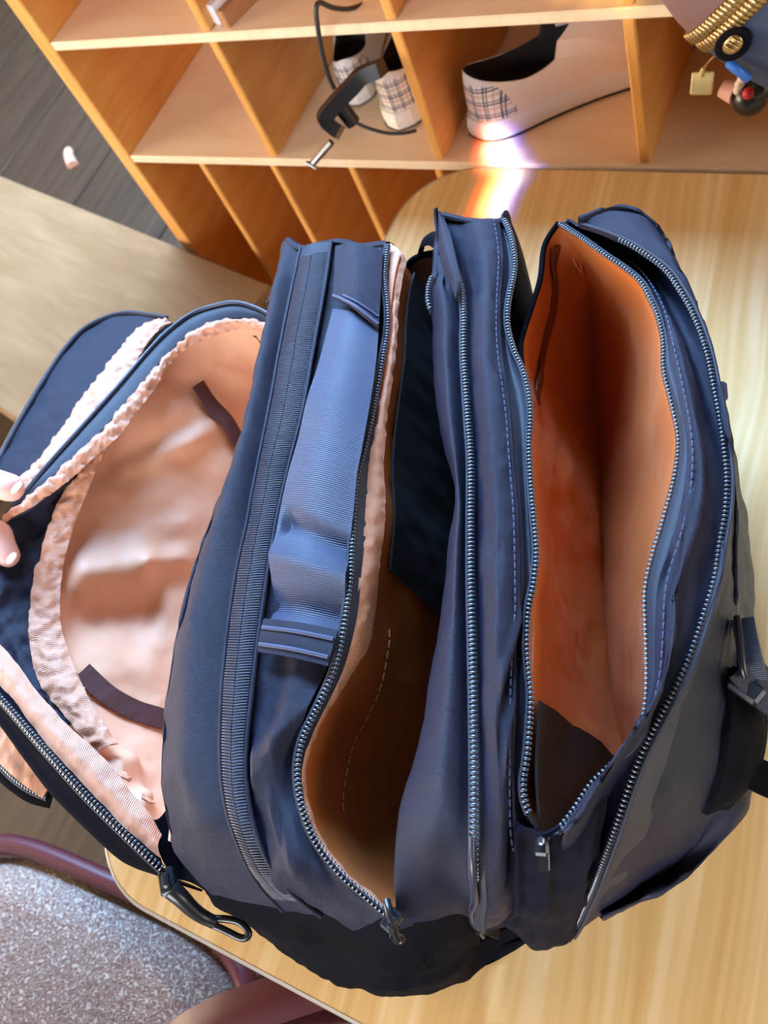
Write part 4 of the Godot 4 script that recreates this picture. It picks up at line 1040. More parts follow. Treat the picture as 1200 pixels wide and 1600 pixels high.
	# inner facing beside the hand
	var K1 := [V(-0.5749, 0.944, -0.1813), V(-0.5824, 0.952, -0.1492), V(-0.5999, 0.955, -0.1254), V(-0.6038, 0.955, -0.1006), V(-0.5828, 0.953, -0.0666), V(-0.558, 0.95, -0.0362), V(-0.537, 0.946, -0.0227), V(-0.5068, 0.94, -0.0123), V(-0.4762, 0.928, -0.0016)]
	var K2 := [V(-0.5697, 0.932, -0.2165), V(-0.5803, 0.94, -0.1863), V(-0.5824, 0.934, -0.1516), V(-0.5767, 0.93, -0.1197), V(-0.5718, 0.928, -0.0981), V(-0.5569, 0.926, -0.0683), V(-0.5367, 0.924, -0.0415), V(-0.5143, 0.922, -0.0221), V(-0.4742, 0.918, -0.0052)]
	cloth("inner_facing", [K1, mix(K1, K2, 0.5, V(0, -0.006, 0)), K2], {"nv": 80, "sub": 9, "amp": 0.005, "freq": 40.0}, M.navy, bag)
	var K3 := [V(-0.5664, 0.934, -0.2186), V(-0.5653, 0.932, -0.1987), V(-0.565, 0.928, -0.1713), V(-0.5632, 0.924, -0.1442), V(-0.5566, 0.921, -0.1171), V(-0.5448, 0.919, -0.0917), V(-0.5277, 0.918, -0.0684), V(-0.5075, 0.917, -0.0515), V(-0.487, 0.916, -0.0367), V(-0.4615, 0.914, -0.0205), V(-0.4308, 0.911, -0.0055)]
	var K2b := [V(-0.5768, 0.935, -0.2172), V(-0.5792, 0.94, -0.1847), V(-0.5796, 0.936, -0.1524), V(-0.5751, 0.932, -0.1221), V(-0.5696, 0.93, -0.0977), V(-0.5548, 0.928, -0.068), V(-0.5369, 0.926, -0.0434), V(-0.5148, 0.924, -0.0234), V(-0.4853, 0.92, -0.0101), V(-0.4668, 0.917, -0.0029), V(-0.4435, 0.914, 0.0063)]
	cloth("binding", [shift(K2b, V(0, 0.001, 0)), mix(K2b, K3, 0.5, V(0, 0.004, 0)), shift(K3, V(0, 0.001, 0))], {"nv": 150, "sub": 8, "amp": 0.0035, "pin": 0.0, "freq": 70.0}, M.binding, bag)
	# lower edge: rust binding, then the big open zipper and the black facing
	var Q0 := [V(-0.5611, 0.952, -0.0427), V(-0.5441, 0.95, -0.0371), V(-0.518, 0.947, -0.027), V(-0.4919, 0.944, -0.0156), V(-0.4579, 0.939, -0.0033), V(-0.4223, 0.932, 0.0067), V(-0.3957, 0.925, 0.0189), V(-0.3733, 0.918, 0.0291), V(-0.3627, 0.912, 0.0365)]
	var Q1 := [V(-0.5403, 0.955, -0.0159), V(-0.5194, 0.953, -0.0092), V(-0.5023, 0.951, -0.0041), V(-0.4775, 0.947, 0.0073), V(-0.4479, 0.942, 0.0188), V(-0.4156, 0.934, 0.0305), V(-0.3867, 0.926, 0.0408), V(-0.3662, 0.919, 0.0468), V(-0.3555, 0.914, 0.0497)]
	cloth("binding", [Q0, mix(Q0, Q1, 0.5, V(0, 0.004, 0)), Q1], {"nv": 140, "sub": 8, "amp": 0.0015, "pin": 0.0, "freq": 50.0}, M.binding, bag)
	var Z := [V(-0.5347, 0.955, -0.0089), V(-0.5168, 0.954, -0.0026), V(-0.4981, 0.952, 0.0037), V(-0.4721, 0.948, 0.0134), V(-0.4433, 0.943, 0.024), V(-0.4165, 0.936, 0.034), V(-0.3881, 0.928, 0.0434), V(-0.3611, 0.92, 0.0519), V(-0.3488, 0.913, 0.0563)]
	var Q2 := [V(-0.5326, 0.948, 0.0074), V(-0.5069, 0.946, 0.016), V(-0.475, 0.94, 0.0303), V(-0.4455, 0.934, 0.0428), V(-0.4088, 0.924, 0.0546), V(-0.382, 0.914, 0.0622), V(-0.364, 0.908, 0.0614), V(-0.3489, 0.904, 0.061)]
	cloth("zip_tape", [shift(Q1, V(0, -0.001, 0)), shift(Z, V(0, -0.001, 0)), mix(Z, Q2, 0.5, V(0, 0, 0)), Q2, shift(Q2, V(0.01, -0.03, 0))], {"nv": 120, "sub": 4}, M.black_cloth, bag)
	teeth("zipper_teeth", Z, V(1, 0.2, -0.6), bag, {"reach": 0.0056, "high": 0.003, "pitch": 0.0031})
	# second zipper of the outer pocket, hanging below
	var Z2 := [V(-0.5421, 0.91, 0.0363), V(-0.5256, 0.908, 0.0414), V(-0.5083, 0.906, 0.046), V(-0.4913, 0.903, 0.0483), V(-0.4753, 0.9, 0.0479)]
	teeth("zipper_teeth", Z2, V(0.5, 0.2, -1), bag, {"reach": 0.005})
	var qb := Geo.new()
	strip(qb, [V(-0.5498, 0.916, 0.0187), V(-0.5301, 0.915, 0.0264), V(-0.5148, 0.912, 0.0317), V(-0.4939, 0.908, 0.0366), V(-0.4764, 0.904, 0.0395)], 0.022, V(1, 0, -1), {"nv": 40, "amp": 0.002, "freq": 90.0})
	put("binding", qb, M.binding, bag)
	var qc := Geo.new()
	strip(qc, [V(-0.5419, 0.906, 0.0418), V(-0.526, 0.904, 0.0461), V(-0.5073, 0.902, 0.0497), V(-0.4906, 0.9, 0.0513), V(-0.4737, 0.898, 0.0489)], 0.012, V(1, 0, -1), {"nv": 40})
	put("zip_tape", qc, M.black_cloth, bag)
	cloth("corner_gusset", [[V(-0.3818, 0.912, 0.0319), V(-0.3725, 0.908, 0.0402), V(-0.3618, 0.903, 0.0503), V(-0.352, 0.896, 0.0594)], [V(-0.3731, 0.91, 0.0293), V(-0.3635, 0.906, 0.0384), V(-0.3525, 0.898, 0.0487), V(-0.3405, 0.888, 0.0574)], [V(-0.3662, 0.915, 0.0198), V(-0.3547, 0.91, 0.0314), V(-0.3424, 0.898, 0.0449), V(-0.3301, 0.88, 0.0593)]], {"nv": 24}, M.black_cloth, bag)
	# maroon webbing loops sewn to the lining
	for e in [[[[0.07, 0.72], [0.16, 0.755], [0.26, 0.77], [0.36, 0.775]], 0.016], [[[0.16, 0.165], [0.25, 0.185], [0.34, 0.205], [0.44, 0.23]], 0.016]]:
		var w := Geo.new()
		strip(w, path_on(ls, e[0], 0.006, 5), e[1], V(0.2, 0.2, 1), {"nv": 40, "th": 0.0016, "face": V(-0.3, 1, 0), "amp": 0.0008})
		put("webbing_loop", w, M.maroon_web, ls.node)
	# frayed bits of binding in the pocket's near corner
	var fz := Geo.new()
	strip(fz, [V(-0.4146, 0.918, 0.0109), V(-0.4047, 0.922, 0.0122), V(-0.4027, 0.916, 0.0129)], 0.007, V(0.4, 0.8, 0.4), {"nv": 10, "amp": 0.002, "freq": 200.0, "pin": 0.0, "taper": 0.4})
	strip(fz, [V(-0.3904, 0.915, 0.0184), V(-0.3818, 0.917, 0.0204), V(-0.3795, 0.912, 0.0194)], 0.006, V(0.4, 0.8, 0.2), {"nv": 10, "amp": 0.002, "freq": 200.0, "pin": 0.0, "taper": 0.4})
	put("frayed_binding", fz, M.binding, bag)

func hardware() -> void:
	# long pull of the big front zipper: slider, cord sleeve and open loop
	var s := Geo.new()
	cbox(s, at(V(-0.346, 0.908, 0.0613), Basis(Vector3.UP, -0.85)), V(0.018, 0.007, 0.011), 0.002)
	cbox(s, at(V(-0.3421, 0.917, 0.0601), Basis(Vector3.UP, -0.85)), V(0.010, 0.005, 0.005), 0.0015)
	put("zip_slider", s, M.plastic, bag)
	var l := Geo.new()
	tube(l, [V(-0.3396, 0.91, 0.0641), V(-0.334, 0.905, 0.0663), V(-0.3284, 0.895, 0.0704), V(-0.323, 0.886, 0.0728), V(-0.3167, 0.88, 0.0731)], 0.0062, 20, 10, 0.0042)
	put("pull_sleeve", l, M.plastic, bag)
	var lp := Geo.new()
	tube(lp, [V(-0.3198, 0.881, 0.0723), V(-0.312, 0.879, 0.069), V(-0.3026, 0.877, 0.0668), V(-0.2953, 0.875, 0.0687), V(-0.2931, 0.874, 0.0718), V(-0.2968, 0.874, 0.0749), V(-0.3051, 0.876, 0.0751), V(-0.312, 0.879, 0.0749), V(-0.3192, 0.881, 0.0754)], 0.0025, 50, 8)
	put("pull_loop", lp, M.plastic, bag)
	var sl := Geo.new()
	cbox(sl, at(V(-0.1747, 0.959, 0.0227), Basis(Vector3.UP, -0.25)), V(0.009, 0.005, 0.012), 0.0015)
	cbox(sl, at(V(-0.1723, 0.9635, 0.0235), Basis(Vector3.UP, -0.25)), V(0.004, 0.004, 0.007), 0.001)
	put("zip_slider", sl, M.plastic, bag)
	var pt := Geo.new()
	tube(pt, [V(-0.1801, 0.962, 0.0149), V(-0.176, 0.964, 0.019), V(-0.172, 0.962, 0.0246), V(-0.1707, 0.95, 0.0305)], 0.0024, 16, 8)
	tube(pt, [V(-0.1734, 0.954, 0.0299), V(-0.1715, 0.948, 0.032), V(-0.1687, 0.948, 0.0302), V(-0.1692, 0.952, 0.0277), V(-0.1721, 0.955, 0.0284)], 0.0014, 20, 8)
	put("zip_pull", pt, M.plastic, bag)
	var sl2 := Geo.new()
	cbox(sl2, at(V(-0.1079, 0.973, -0.0402), Basis(Vector3.UP, 0.3)), V(0.008, 0.004, 0.010), 0.0014)
	cbox(sl2, at(V(-0.1057, 0.968, -0.0351), Basis(Vector3.UP, 0.3) * Basis(Vector3.RIGHT, 0.3)), V(0.006, 0.002, 0.012), 0.0009)
	put("zip_slider", sl2, M.plastic, bag)
	var gl := Geo.new()
	cbox(gl, at(V(-0.1075, 0.978, -0.0421), Basis(Vector3.UP, 0.2)), V(0.0032, 0.003, 0.004), 0.0008)
	put("slider_nose", gl, M.teeth, bag)
	# the first compartment's small black tab at the far left corner
	var tb := Geo.new()
	strip(tb, [V(-0.4743, 0.94, -0.3987), V(-0.4781, 0.94, -0.3954), V(-0.4824, 0.938, -0.3924), V(-0.4835, 0.93, -0.3904)], 0.016, V(0, 0, 1), {"nv": 16, "th": 0.002})
	put("corner_tab", tb, M.plastic, bag)
	# side strap: ladder lock, webbing and wing on the right
	var wing := cloth("hip_wing", [[V(-0.0454, 0.925, -0.177), V(-0.0411, 0.925, -0.1585), V(-0.0388, 0.92, -0.1394), V(-0.0375, 0.905, -0.1151), V(-0.0414, 0.885, -0.0971)], [V(-0.0358, 0.915, -0.1753), V(-0.0313, 0.912, -0.1617), V(-0.0281, 0.905, -0.1413), V(-0.0275, 0.89, -0.1201), V(-0.0363, 0.87, -0.1046)], [V(-0.031, 0.895, -0.1774), V(-0.0238, 0.89, -0.1661), V(-0.0204, 0.885, -0.1493), V(-0.0213, 0.87, -0.1348), V(-0.0296, 0.855, -0.1164)]], {"nv": 60, "amp": 0.004, "freq": 30.0, "th": 0.008, "face": V(0.5, 1, 0)}, M.black_cloth, bag)
	var wb := Geo.new()
	strip(wb, [V(-0.0464, 0.935, -0.203), V(-0.0414, 0.936, -0.1902), V(-0.0363, 0.934, -0.1785), V(-0.0318, 0.93, -0.1691)], 0.0125, V(1, 0.2, 0), {"nv": 40, "th": 0.004})
	put("side_webbing", wb, M.tape, bag)
	var wt := Geo.new()
	strip(wt, [V(-0.0388, 0.934, -0.1758), V(-0.0314, 0.93, -0.1707), V(-0.023, 0.924, -0.1668), V(-0.01, 0.915, -0.1644)], 0.022, V(-0.3, 0.2, 1), {"nv": 40, "th": 0.003})
	put("side_webbing", wt, M.tape, bag)
	var ll := Geo.new()
	tube(ll, [V(-0.0489, 0.939, -0.2015), V(-0.0442, 0.941, -0.1874), V(-0.0396, 0.94, -0.1734), V(-0.0373, 0.936, -0.1692)], 0.0022, 16, 8)
	cbox(ll, at(V(-0.0356, 0.928, -0.1647), Basis(Vector3.UP, -0.4)), V(0.02, 0.008, 0.012), 0.002)
	put("ladder_lock", ll, M.plastic, bag)
	var st := Geo.new()
	strip(st, [V(-0.0304, 0.88, -0.1329), V(-0.0214, 0.875, -0.1316), V(-0.0119, 0.87, -0.1313), V(0.0024, 0.86, -0.133)], 0.02, V(0, 0, 1), {"nv": 30, "th": 0.003})
	put("side_webbing", st, M.black_cloth, bag)
	var nub := Geo.new()
	cbox(nub, at(V(-0.0884, 0.972, -0.331), Basis(Vector3.UP, 0.3)), V(0.008, 0.006, 0.014), 0.002)
	put("side_tab", nub, M.webbing, bag)

# ------------------------------------------------------------------ smaller things
func sneaker(called: String, label: String, p: Vector3, turn: float, group: String, big := 1.0) -> void:
	var t := thing(called, label, "shoe", p, group)
	t.rotation.y = turn
	t.scale = Vector3.ONE * big
	var n := 56
	# outline of the sole: x from the heel, half width by station
	var half := [[0.0, 0.0], [0.012, 0.022], [0.04, 0.033], [0.09, 0.033], [0.14, 0.037], [0.19, 0.045], [0.235, 0.040], [0.262, 0.026], [0.275, 0.0]]
	var side := []
	for e in half: side.append(V(e[0], 0, e[1]))
	var one := crv(side, n / 2 + 1)
	var ring := PackedVector3Array()
	for k in n / 2 + 1: ring.append(one[k])
	for k in range(n / 2 - 1, 0, -1): ring.append(V(one[k].x, 0, -one[k].z))
	var wallg := func(g: Geo, rings: Array, from: int, to: int, close: bool) -> void:
		var m: int = rings[0].size()
		for j in rings.size() - 1:
			for k in range(from, to):
				var k2 := (k + 1) % m
				g.quad(rings[j][k % m], rings[j + 1][k % m], rings[j + 1][k2], rings[j][k2])
	var sized := func(s: float, y: float, tilt := 0.0) -> PackedVector3Array:
		var r := PackedVector3Array()
		for q in ring: r.append(V(0.14 + (q.x - 0.14) * s, y + tilt * maxf(0.0, q.x - 0.2), q.z * s))
		return r
	var so := Geo.new()
	wallg.call(so, [sized.call(0.96, 0.001, 0.1), sized.call(1.02, 0.004, 0.1), sized.call(1.03, 0.016, 0.1), sized.call(1.01, 0.027, 0.1), sized.call(0.97, 0.028, 0.1)], 0, n, true)
	put("sole", so, M.sole, t)
	var os := Geo.new()
	var low: PackedVector3Array = sized.call(1.0, 0.0, 0.1)
	var up: PackedVector3Array = sized.call(1.035, 0.004, 0.1)
	wallg.call(os, [low, up], 0, n, true)
	for k in n: os.tri(V(0.14, 0, 0), low[(k + 1) % n], low[k])
	put("outsole", os, M.rubber, t)
	# upper: rings from the sole to the collar
	var collar := PackedVector3Array()
	for k in n:
		var q := ring[k]
		var w := TAU * k / n
		var cx := 0.075 - 0.066 * cos(w)
		var cz := 0.029 * sin(w)
		collar.append(V(cx, 0.083 - 0.022 * pow(sin(w), 2) + (0.016 if cos(w) < -0.5 else 0.0), cz))
	var rings := []
	for j in 9:
		var f := j / 8.0
		var r := PackedVector3Array()
		for k in n:
			var a := ring[k] * 0.985 + V(0.002, 0.027 + 0.1 * maxf(0, ring[k].x - 0.2), 0)
			var b := collar[k]
			var fx := pow(f, 1.25)
			r.append(V(lerpf(a.x, b.x, fx), lerpf(a.y, b.y, 1.0 - pow(1.0 - f, 1.7)), lerpf(a.z, b.z, pow(f, 1.5))))
		rings.append(r)
	var hk := 6          # stations round the heel
	var ug := Geo.new()
	wallg.call(ug, rings, hk, n - hk, false)
	put("upper", ug, M.tan_shoe if called == "sneaker" else M.white_shoe, t)
	var hg := Geo.new()
	wallg.call(hg, rings.slice(0, 6), -hk + n, n + hk, false)
	for q in hg.uv.size(): hg.uv[q] = Vector2(hg.v[q].z + hg.v[q].x * 0.5, hg.v[q].y)
	put("plaid_heel", hg, M.plaid, t)
	var cg := Geo.new()
	wallg.call(cg, rings.slice(5, 9), -hk + n, n + hk, false)
	put("heel_collar", cg, M.white_shoe, t)
	var ig := Geo.new()
	var deep := PackedVector3Array()
	var deep2 := PackedVector3Array()
	for q in collar:
		deep.append(V(q.x * 0.96 + 0.003, q.y - 0.012, q.z * 0.9))
		deep2.append(V(q.x * 0.9 + 0.008, 0.032, q.z * 0.85))
	wallg.call(ig, [collar, deep, deep2], 0, n, true)
	for k in n: ig.tri(V(0.075, 0.032, 0), deep2[k], deep2[(k + 1) % n])
	put("inside", ig, M.inside, t)
	var tg := Geo.new()
	strip(tg, [V(0.115, 0.095, 0), V(0.14, 0.088, 0), V(0.175, 0.072, 0), V(0.205, 0.060, 0)], 0.03, V(0, 0, 1), {"nv": 16, "th": 0.003, "crown": 0.004})
	var tongue := put("tongue", tg, M.white_shoe, t)
	for k in 5:
		var lg := Geo.new()
		var x := 0.135 + k * 0.013
		var y := 0.093 - k * 0.006
		tube(lg, [V(x + 0.004, y - 0.010, -0.022), V(x, y + 0.003, 0), V(x + 0.004, y - 0.010, 0.022)], 0.0022, 10, 6)
		put("lace", lg, M.white_shoe, tongue)

func build_props() -> void:
	sneaker("sneaker", "tan and white sneaker with plaid heel, in the cubby behind the pack's open middle", V(-0.520, 0.706, -0.848), 0.66, "plaid heeled sneakers", 1.08)
	sneaker("white_sneaker", "white sneaker whose plaid heel peeps out beside the black clamp", V(-0.630, 0.706, -0.856), 1.65, "plaid heeled sneakers")
	sneaker("white_sneaker", "white sneaker standing behind the clamp and its hanging cable in the middle cubby", V(-0.715, 0.706, -0.905), 1.95, "plaid heeled sneakers", 0.82)
	# clamp resting in the cubby, screw sticking out over the edge
	var c := thing("clamp", "black screw clamp with steel rod leaning out of the middle cubby", "clamp", Vector3.ZERO)
	var f := Geo.new()
	strip(f, [V(-0.5745, 0.8631, -0.79), V(-0.6023, 0.8563, -0.785), V(-0.6228, 0.8437, -0.78), V(-0.6516, 0.8243, -0.775), V(-0.6747, 0.8055, -0.77), V(-0.6745, 0.7945, -0.765), V(-0.6649, 0.7854, -0.762), V(-0.6547, 0.7784, -0.76)], 0.022, V(0.5, 0.3, 0.5), {"nv": 60, "th": 0.017, "face": V(0.2, 0.6, 0.8)})
	put("clamp_frame", f, M.plastic, c)
	var jw := Geo.new()
	tube(jw, [V(-0.6542, 0.8072, -0.79), V(-0.6496, 0.792, -0.79), V(-0.6448, 0.7766, -0.79)], 0.010, 12, 10)
	put("jaw", jw, M.plastic, c)
	var sc := Geo.new()
	tube(sc, [V(-0.662, 0.7761, -0.757), V(-0.6806, 0.7638, -0.748), V(-0.6948, 0.7544, -0.74)], 0.0045, 12, 10)
	put("screw", sc, M.steel, c)
	var tb := Geo.new()
	tube(tb, [V(-0.6989, 0.7603, -0.738), V(-0.693, 0.7563, -0.738), V(-0.6875, 0.7512, -0.738)], 0.003, 8, 8)
	put("tommy_bar", tb, M.steel, c)
	var cb := thing("cable", "thin black cable hanging over the shelf edge down to the clamp", "cable", Vector3.ZERO)
	var cg := Geo.new()
	tube(cg, [V(-0.6079, 0.8934, -0.86), V(-0.6032, 0.8979, -0.84), V(-0.6101, 0.9066, -0.82), V(-0.6149, 0.9229, -0.8), V(-0.6208, 0.9365, -0.79), V(-0.6228, 0.9348, -0.782), V(-0.6283, 0.9135, -0.778), V(-0.6356, 0.8865, -0.778), V(-0.641, 0.8572, -0.778), V(-0.641, 0.837, -0.778)], 0.0028, 80, 8)
	put("cord", cg, M.cable, cb)
	var cg2 := Geo.new()
	tube(cg2, [V(-0.6431, 0.7785, -0.79), V(-0.6265, 0.7688, -0.79), V(-0.6055, 0.7566, -0.795), V(-0.5845, 0.7523, -0.8), V(-0.5739, 0.7474, -0.81)], 0.0022, 30, 8)
	put("cord", cg2, M.cable, cb)
	var wh := thing("white_block", "white painted wooden block lying on the upper shelf", "block", Vector3.ZERO)
	var b := Basis(Vector3.UP, 1.25)
	block("painted_block", V(-0.786, 0.9135, -0.884), V(0.14, 0.025, 0.03), M.paint, wh, 0.002, b)
	block("bare_side", V(-0.760, 0.9115, -0.874), V(0.14, 0.021, 0.014), M.raw, wh, 0.002, b)
	# pouch hanging over the upper shelf edge
	var p := thing("zip_pouch", "mauve and navy pouch with chunky brass zipper hanging over the upper shelf", "pouch", Vector3.ZERO)
	var cen := V(-0.1099, 0.9762, -0.73)
	var halves := [Geo.new(), Geo.new()]
	var axis := (V(-0.2285, 0.9153, -0.76) - V(-0.1905, 0.861, -0.76)).normalized()      # across the zipper
	var along := (V(-0.1689, 0.944, -0.74) - V(-0.2043, 0.9037, -0.74)).normalized()
	axis = (axis - along * axis.dot(along)).normalized()
	var front := axis.cross(along)
	if front.z < 0: front = -front
	var cutat := (V(-0.1758, 0.9517, -0.7) - cen).dot(axis)
	var NU := 40
	var NV := 24
	var sp := func(u: float, v: float) -> Vector3:
		# v from one pole (mauve end) to the other along the axis
		var w := PI * v
		var rr := pow(maxf(sin(w), 0.0), 0.5)
		return cen + axis * cos(w) * 0.122 + along * rr * 0.108 * cos(TAU * u) + front * rr * 0.036 * sin(TAU * u)
	var vcut := acos(clampf(cutat / 0.122, -1, 1)) / PI
	for h in 2:
		var g: Geo = halves[h]
		var v0 := 0.0 if h == 0 else vcut
		var v1 := vcut if h == 0 else 1.0
		var base := g.v.size()
		for j in NV + 1:
			for k in NU + 1:
				var v := lerpf(v0, v1, j / float(NV))
				var q: Vector3 = sp.call(k / float(NU), v)
				g.v.append(q)
				var d := q - cen
				g.n.append((axis * d.dot(axis) / 0.0139 + along * d.dot(along) / 0.0156 + front * d.dot(front) / 0.0013).normalized())
				g.uv.append(Vector2(k / float(NU) * 0.6, v * 0.3))
		for j in NV:
			for k in NU:
				var a := base + j * (NU + 1) + k
				g.i.append_array([a, a + NU + 1, a + 1, a + 1, a + NU + 1, a + NU + 2] if along.dot(front.cross(-axis)) > 0 else [a, a + 1, a + NU + 1, a + 1, a + NU + 2, a + NU + 1])
		put("pouch_top" if h == 0 else "pouch_body", g, M.mauve if h == 0 else M.pouch_navy, p)
	for s in [-1, 1]:
		var line := []
		for k in 26:
			var q: Vector3 = sp.call(0.02 + 0.46 * k / 25.0, vcut)
			line.append(q + axis * s * 0.006 + front * 0.002)
		var zg := Geo.new()
		var zc := crv(line, 46)
		for k in range(1, 45):
			var tt := (zc[k + 1] - zc[k - 1]).normalized()
			var sd := (axis - tt * axis.dot(tt)).normalized()
			tooth(zg, at(zc[k], Basis(sd * -s, tt.cross(sd * -s) * signf(tt.cross(sd * -s).dot(front)), tt)), 0.0125, 0.005, 0.0036)
		put("zipper_teeth", zg, M.brass, p, "stuff")
	var eye := Geo.new()
	ball(eye, Vector3.ZERO, 1.0, 20)
	reshape(eye, at(V(-0.1662, 0.9363, -0.695), Basis(front.cross(along) * 0.013, front * 0.003, along * 0.017)))
	put("pull_patch", eye, M.black_cloth, p)
	var fob := Geo.new()
	ball(fob, Vector3.ZERO, 1.0, 16)
	reshape(fob, at(V(-0.165, 0.9401, -0.69), Basis(front.cross(along) * 0.0072, front * 0.0035, along * 0.0095)))
	for k in 3:
		tube(fob, [V(-0.1642, 0.9427, -0.6865) + front.cross(along) * 0.005 + along * (k - 1) * 0.0045, V(-0.1639, 0.9435, -0.6855) + along * (k - 1) * 0.0045, V(-0.1642, 0.9427, -0.6865) - front.cross(along) * 0.005 + along * (k - 1) * 0.0045], 0.0009, 6, 6)
	put("brass_pull", fob, M.brass, p)
	var blu := Geo.new()
	tube(blu, [V(-0.1712, 0.9157, -0.7), V(-0.1653, 0.9129, -0.697), V(-0.1601, 0.9077, -0.697), V(-0.1556, 0.9001, -0.7)], 0.004, 16, 8)
	put("blue_edge", blu, M.pouch_blue, p)
	var strapg := Geo.new()
	strip(strapg, [cen + V(0.02, 0.05, 0.01), cen + V(0.02, 0.16, 0.0), V(cen.x + 0.02, 1.128, -0.82), V(cen.x + 0.02, 1.126, -0.95)], 0.02, V(1, 0, 0), {"nv": 30, "th": 0.002, "face": V(0, 0.3, 1)})
	put("strap", strapg, M.pouch_navy, p)
	# charms on its chain
	var ch := thing("gold_charm", "small square gold tag dangling in the dark cubby below the pouch", "charm", Vector3.ZERO)
	var tg := Geo.new()
	var fb := Basis(V(1, 0, 0), V(0, 0.55, 0.83).normalized(), V(0, -0.83, 0.55).normalized())
	cbox(tg, at(V(-0.2143, 0.8356, -0.775), fb), V(0.021, 0.004, 0.021), 0.003)
	put("tag", tg, M.gold, ch)
	var ln := Geo.new()
	tube(ln, [V(-0.2146, 0.8428, -0.775), V(-0.2138, 0.8484, -0.775), V(-0.2119, 0.8526, -0.775)], 0.0022, 8, 6)
	put("bail", ln, M.gold, ch)
	var lk := Geo.new()
	tube(lk, [V(-0.2119, 0.8526, -0.775), V(-0.2037, 0.8644, -0.772), V(-0.1933, 0.8765, -0.768)], 0.0012, 10, 6)
	put("chain", lk, M.brass, ch)
	var kc := thing("bead_charm", "dark charm with pale and red beads hanging beneath the navy pouch", "charm", Vector3.ZERO)
	var bd := Geo.new()
	var bp := [V(-0.1735, 0.8523, -0.76), V(-0.1758, 0.8461, -0.76), V(-0.1775, 0.8391, -0.76), V(-0.177, 0.8319, -0.76), V(-0.1758, 0.8254, -0.76)]
	for q in bp: ball(bd, q, 0.0046)
	put("bead", bd, M.bead, kc, "stuff")
	var pk := Geo.new()
	tube(pk, [V(-0.1946, 0.8334, -0.77), V(-0.1882, 0.832, -0.768), V(-0.1804, 0.8314, -0.765)], 0.008, 12, 10, 0.011)
	put("pink_tassel", pk, M.skin, kc)
	var dk := Geo.new()
	ball(dk, V(-0.1676, 0.8269, -0.765), 0.017)
	ball(dk, V(-0.1608, 0.8353, -0.765), 0.013)
	put("dark_bob", dk, M.plastic, kc)
	var rd := Geo.new()
	ball(rd, V(-0.1656, 0.8452, -0.748), 0.0055)
	put("bead", rd, M.red, kc)
	var th := Geo.new()
	tube(th, [V(-0.1735, 0.8523, -0.76), V(-0.1696, 0.8633, -0.758), V(-0.1624, 0.8773, -0.755)], 0.0012, 8, 6)
	put("chain", th, M.brass, kc)
	var deb := Geo.new()
	tube(deb, [V(-2.36, 0.006, -1.56), V(-2.335, 0.010, -1.53), V(-2.30, 0.006, -1.50)], 0.014, 12, 8, 0.018)
	tag(put("paper_scrap", deb, M.binding), "small pale crumpled scrap on the dark floor left of the shelf", "scrap")

func reshape(g: Geo, t: Transform3D) -> void:
	var inv := t.basis.inverse().transposed()
	for q in g.v.size():
		g.v[q] = t * g.v[q]
		g.n[q] = (inv * g.n[q]).normalized()
	if t.basis.determinant() < 0:
		for q in range(0, g.i.size(), 3):
			var s := g.i[q]
			g.i[q] = g.i[q + 1]
			g.i[q + 1] = s

func ball(g: Geo, c: Vector3, r: float, n := 12) -> void:
	var base := g.v.size()
	for j in n + 1:
		for k in n + 1:
			var a := PI * j / n
			var w := TAU * k / n
			var d := V(sin(a) * cos(w), cos(a), sin(a) * sin(w))
			g.v.append(c + d * r); g.n.append(d); g.uv.append(Vector2(k / float(n), j / float(n)))
	for j in n:
		for k in n:
			var q := base + j * (n + 1) + k
			g.i.append_array([q, q + n + 1, q + 1, q + 1, q + n + 1, q + n + 2])

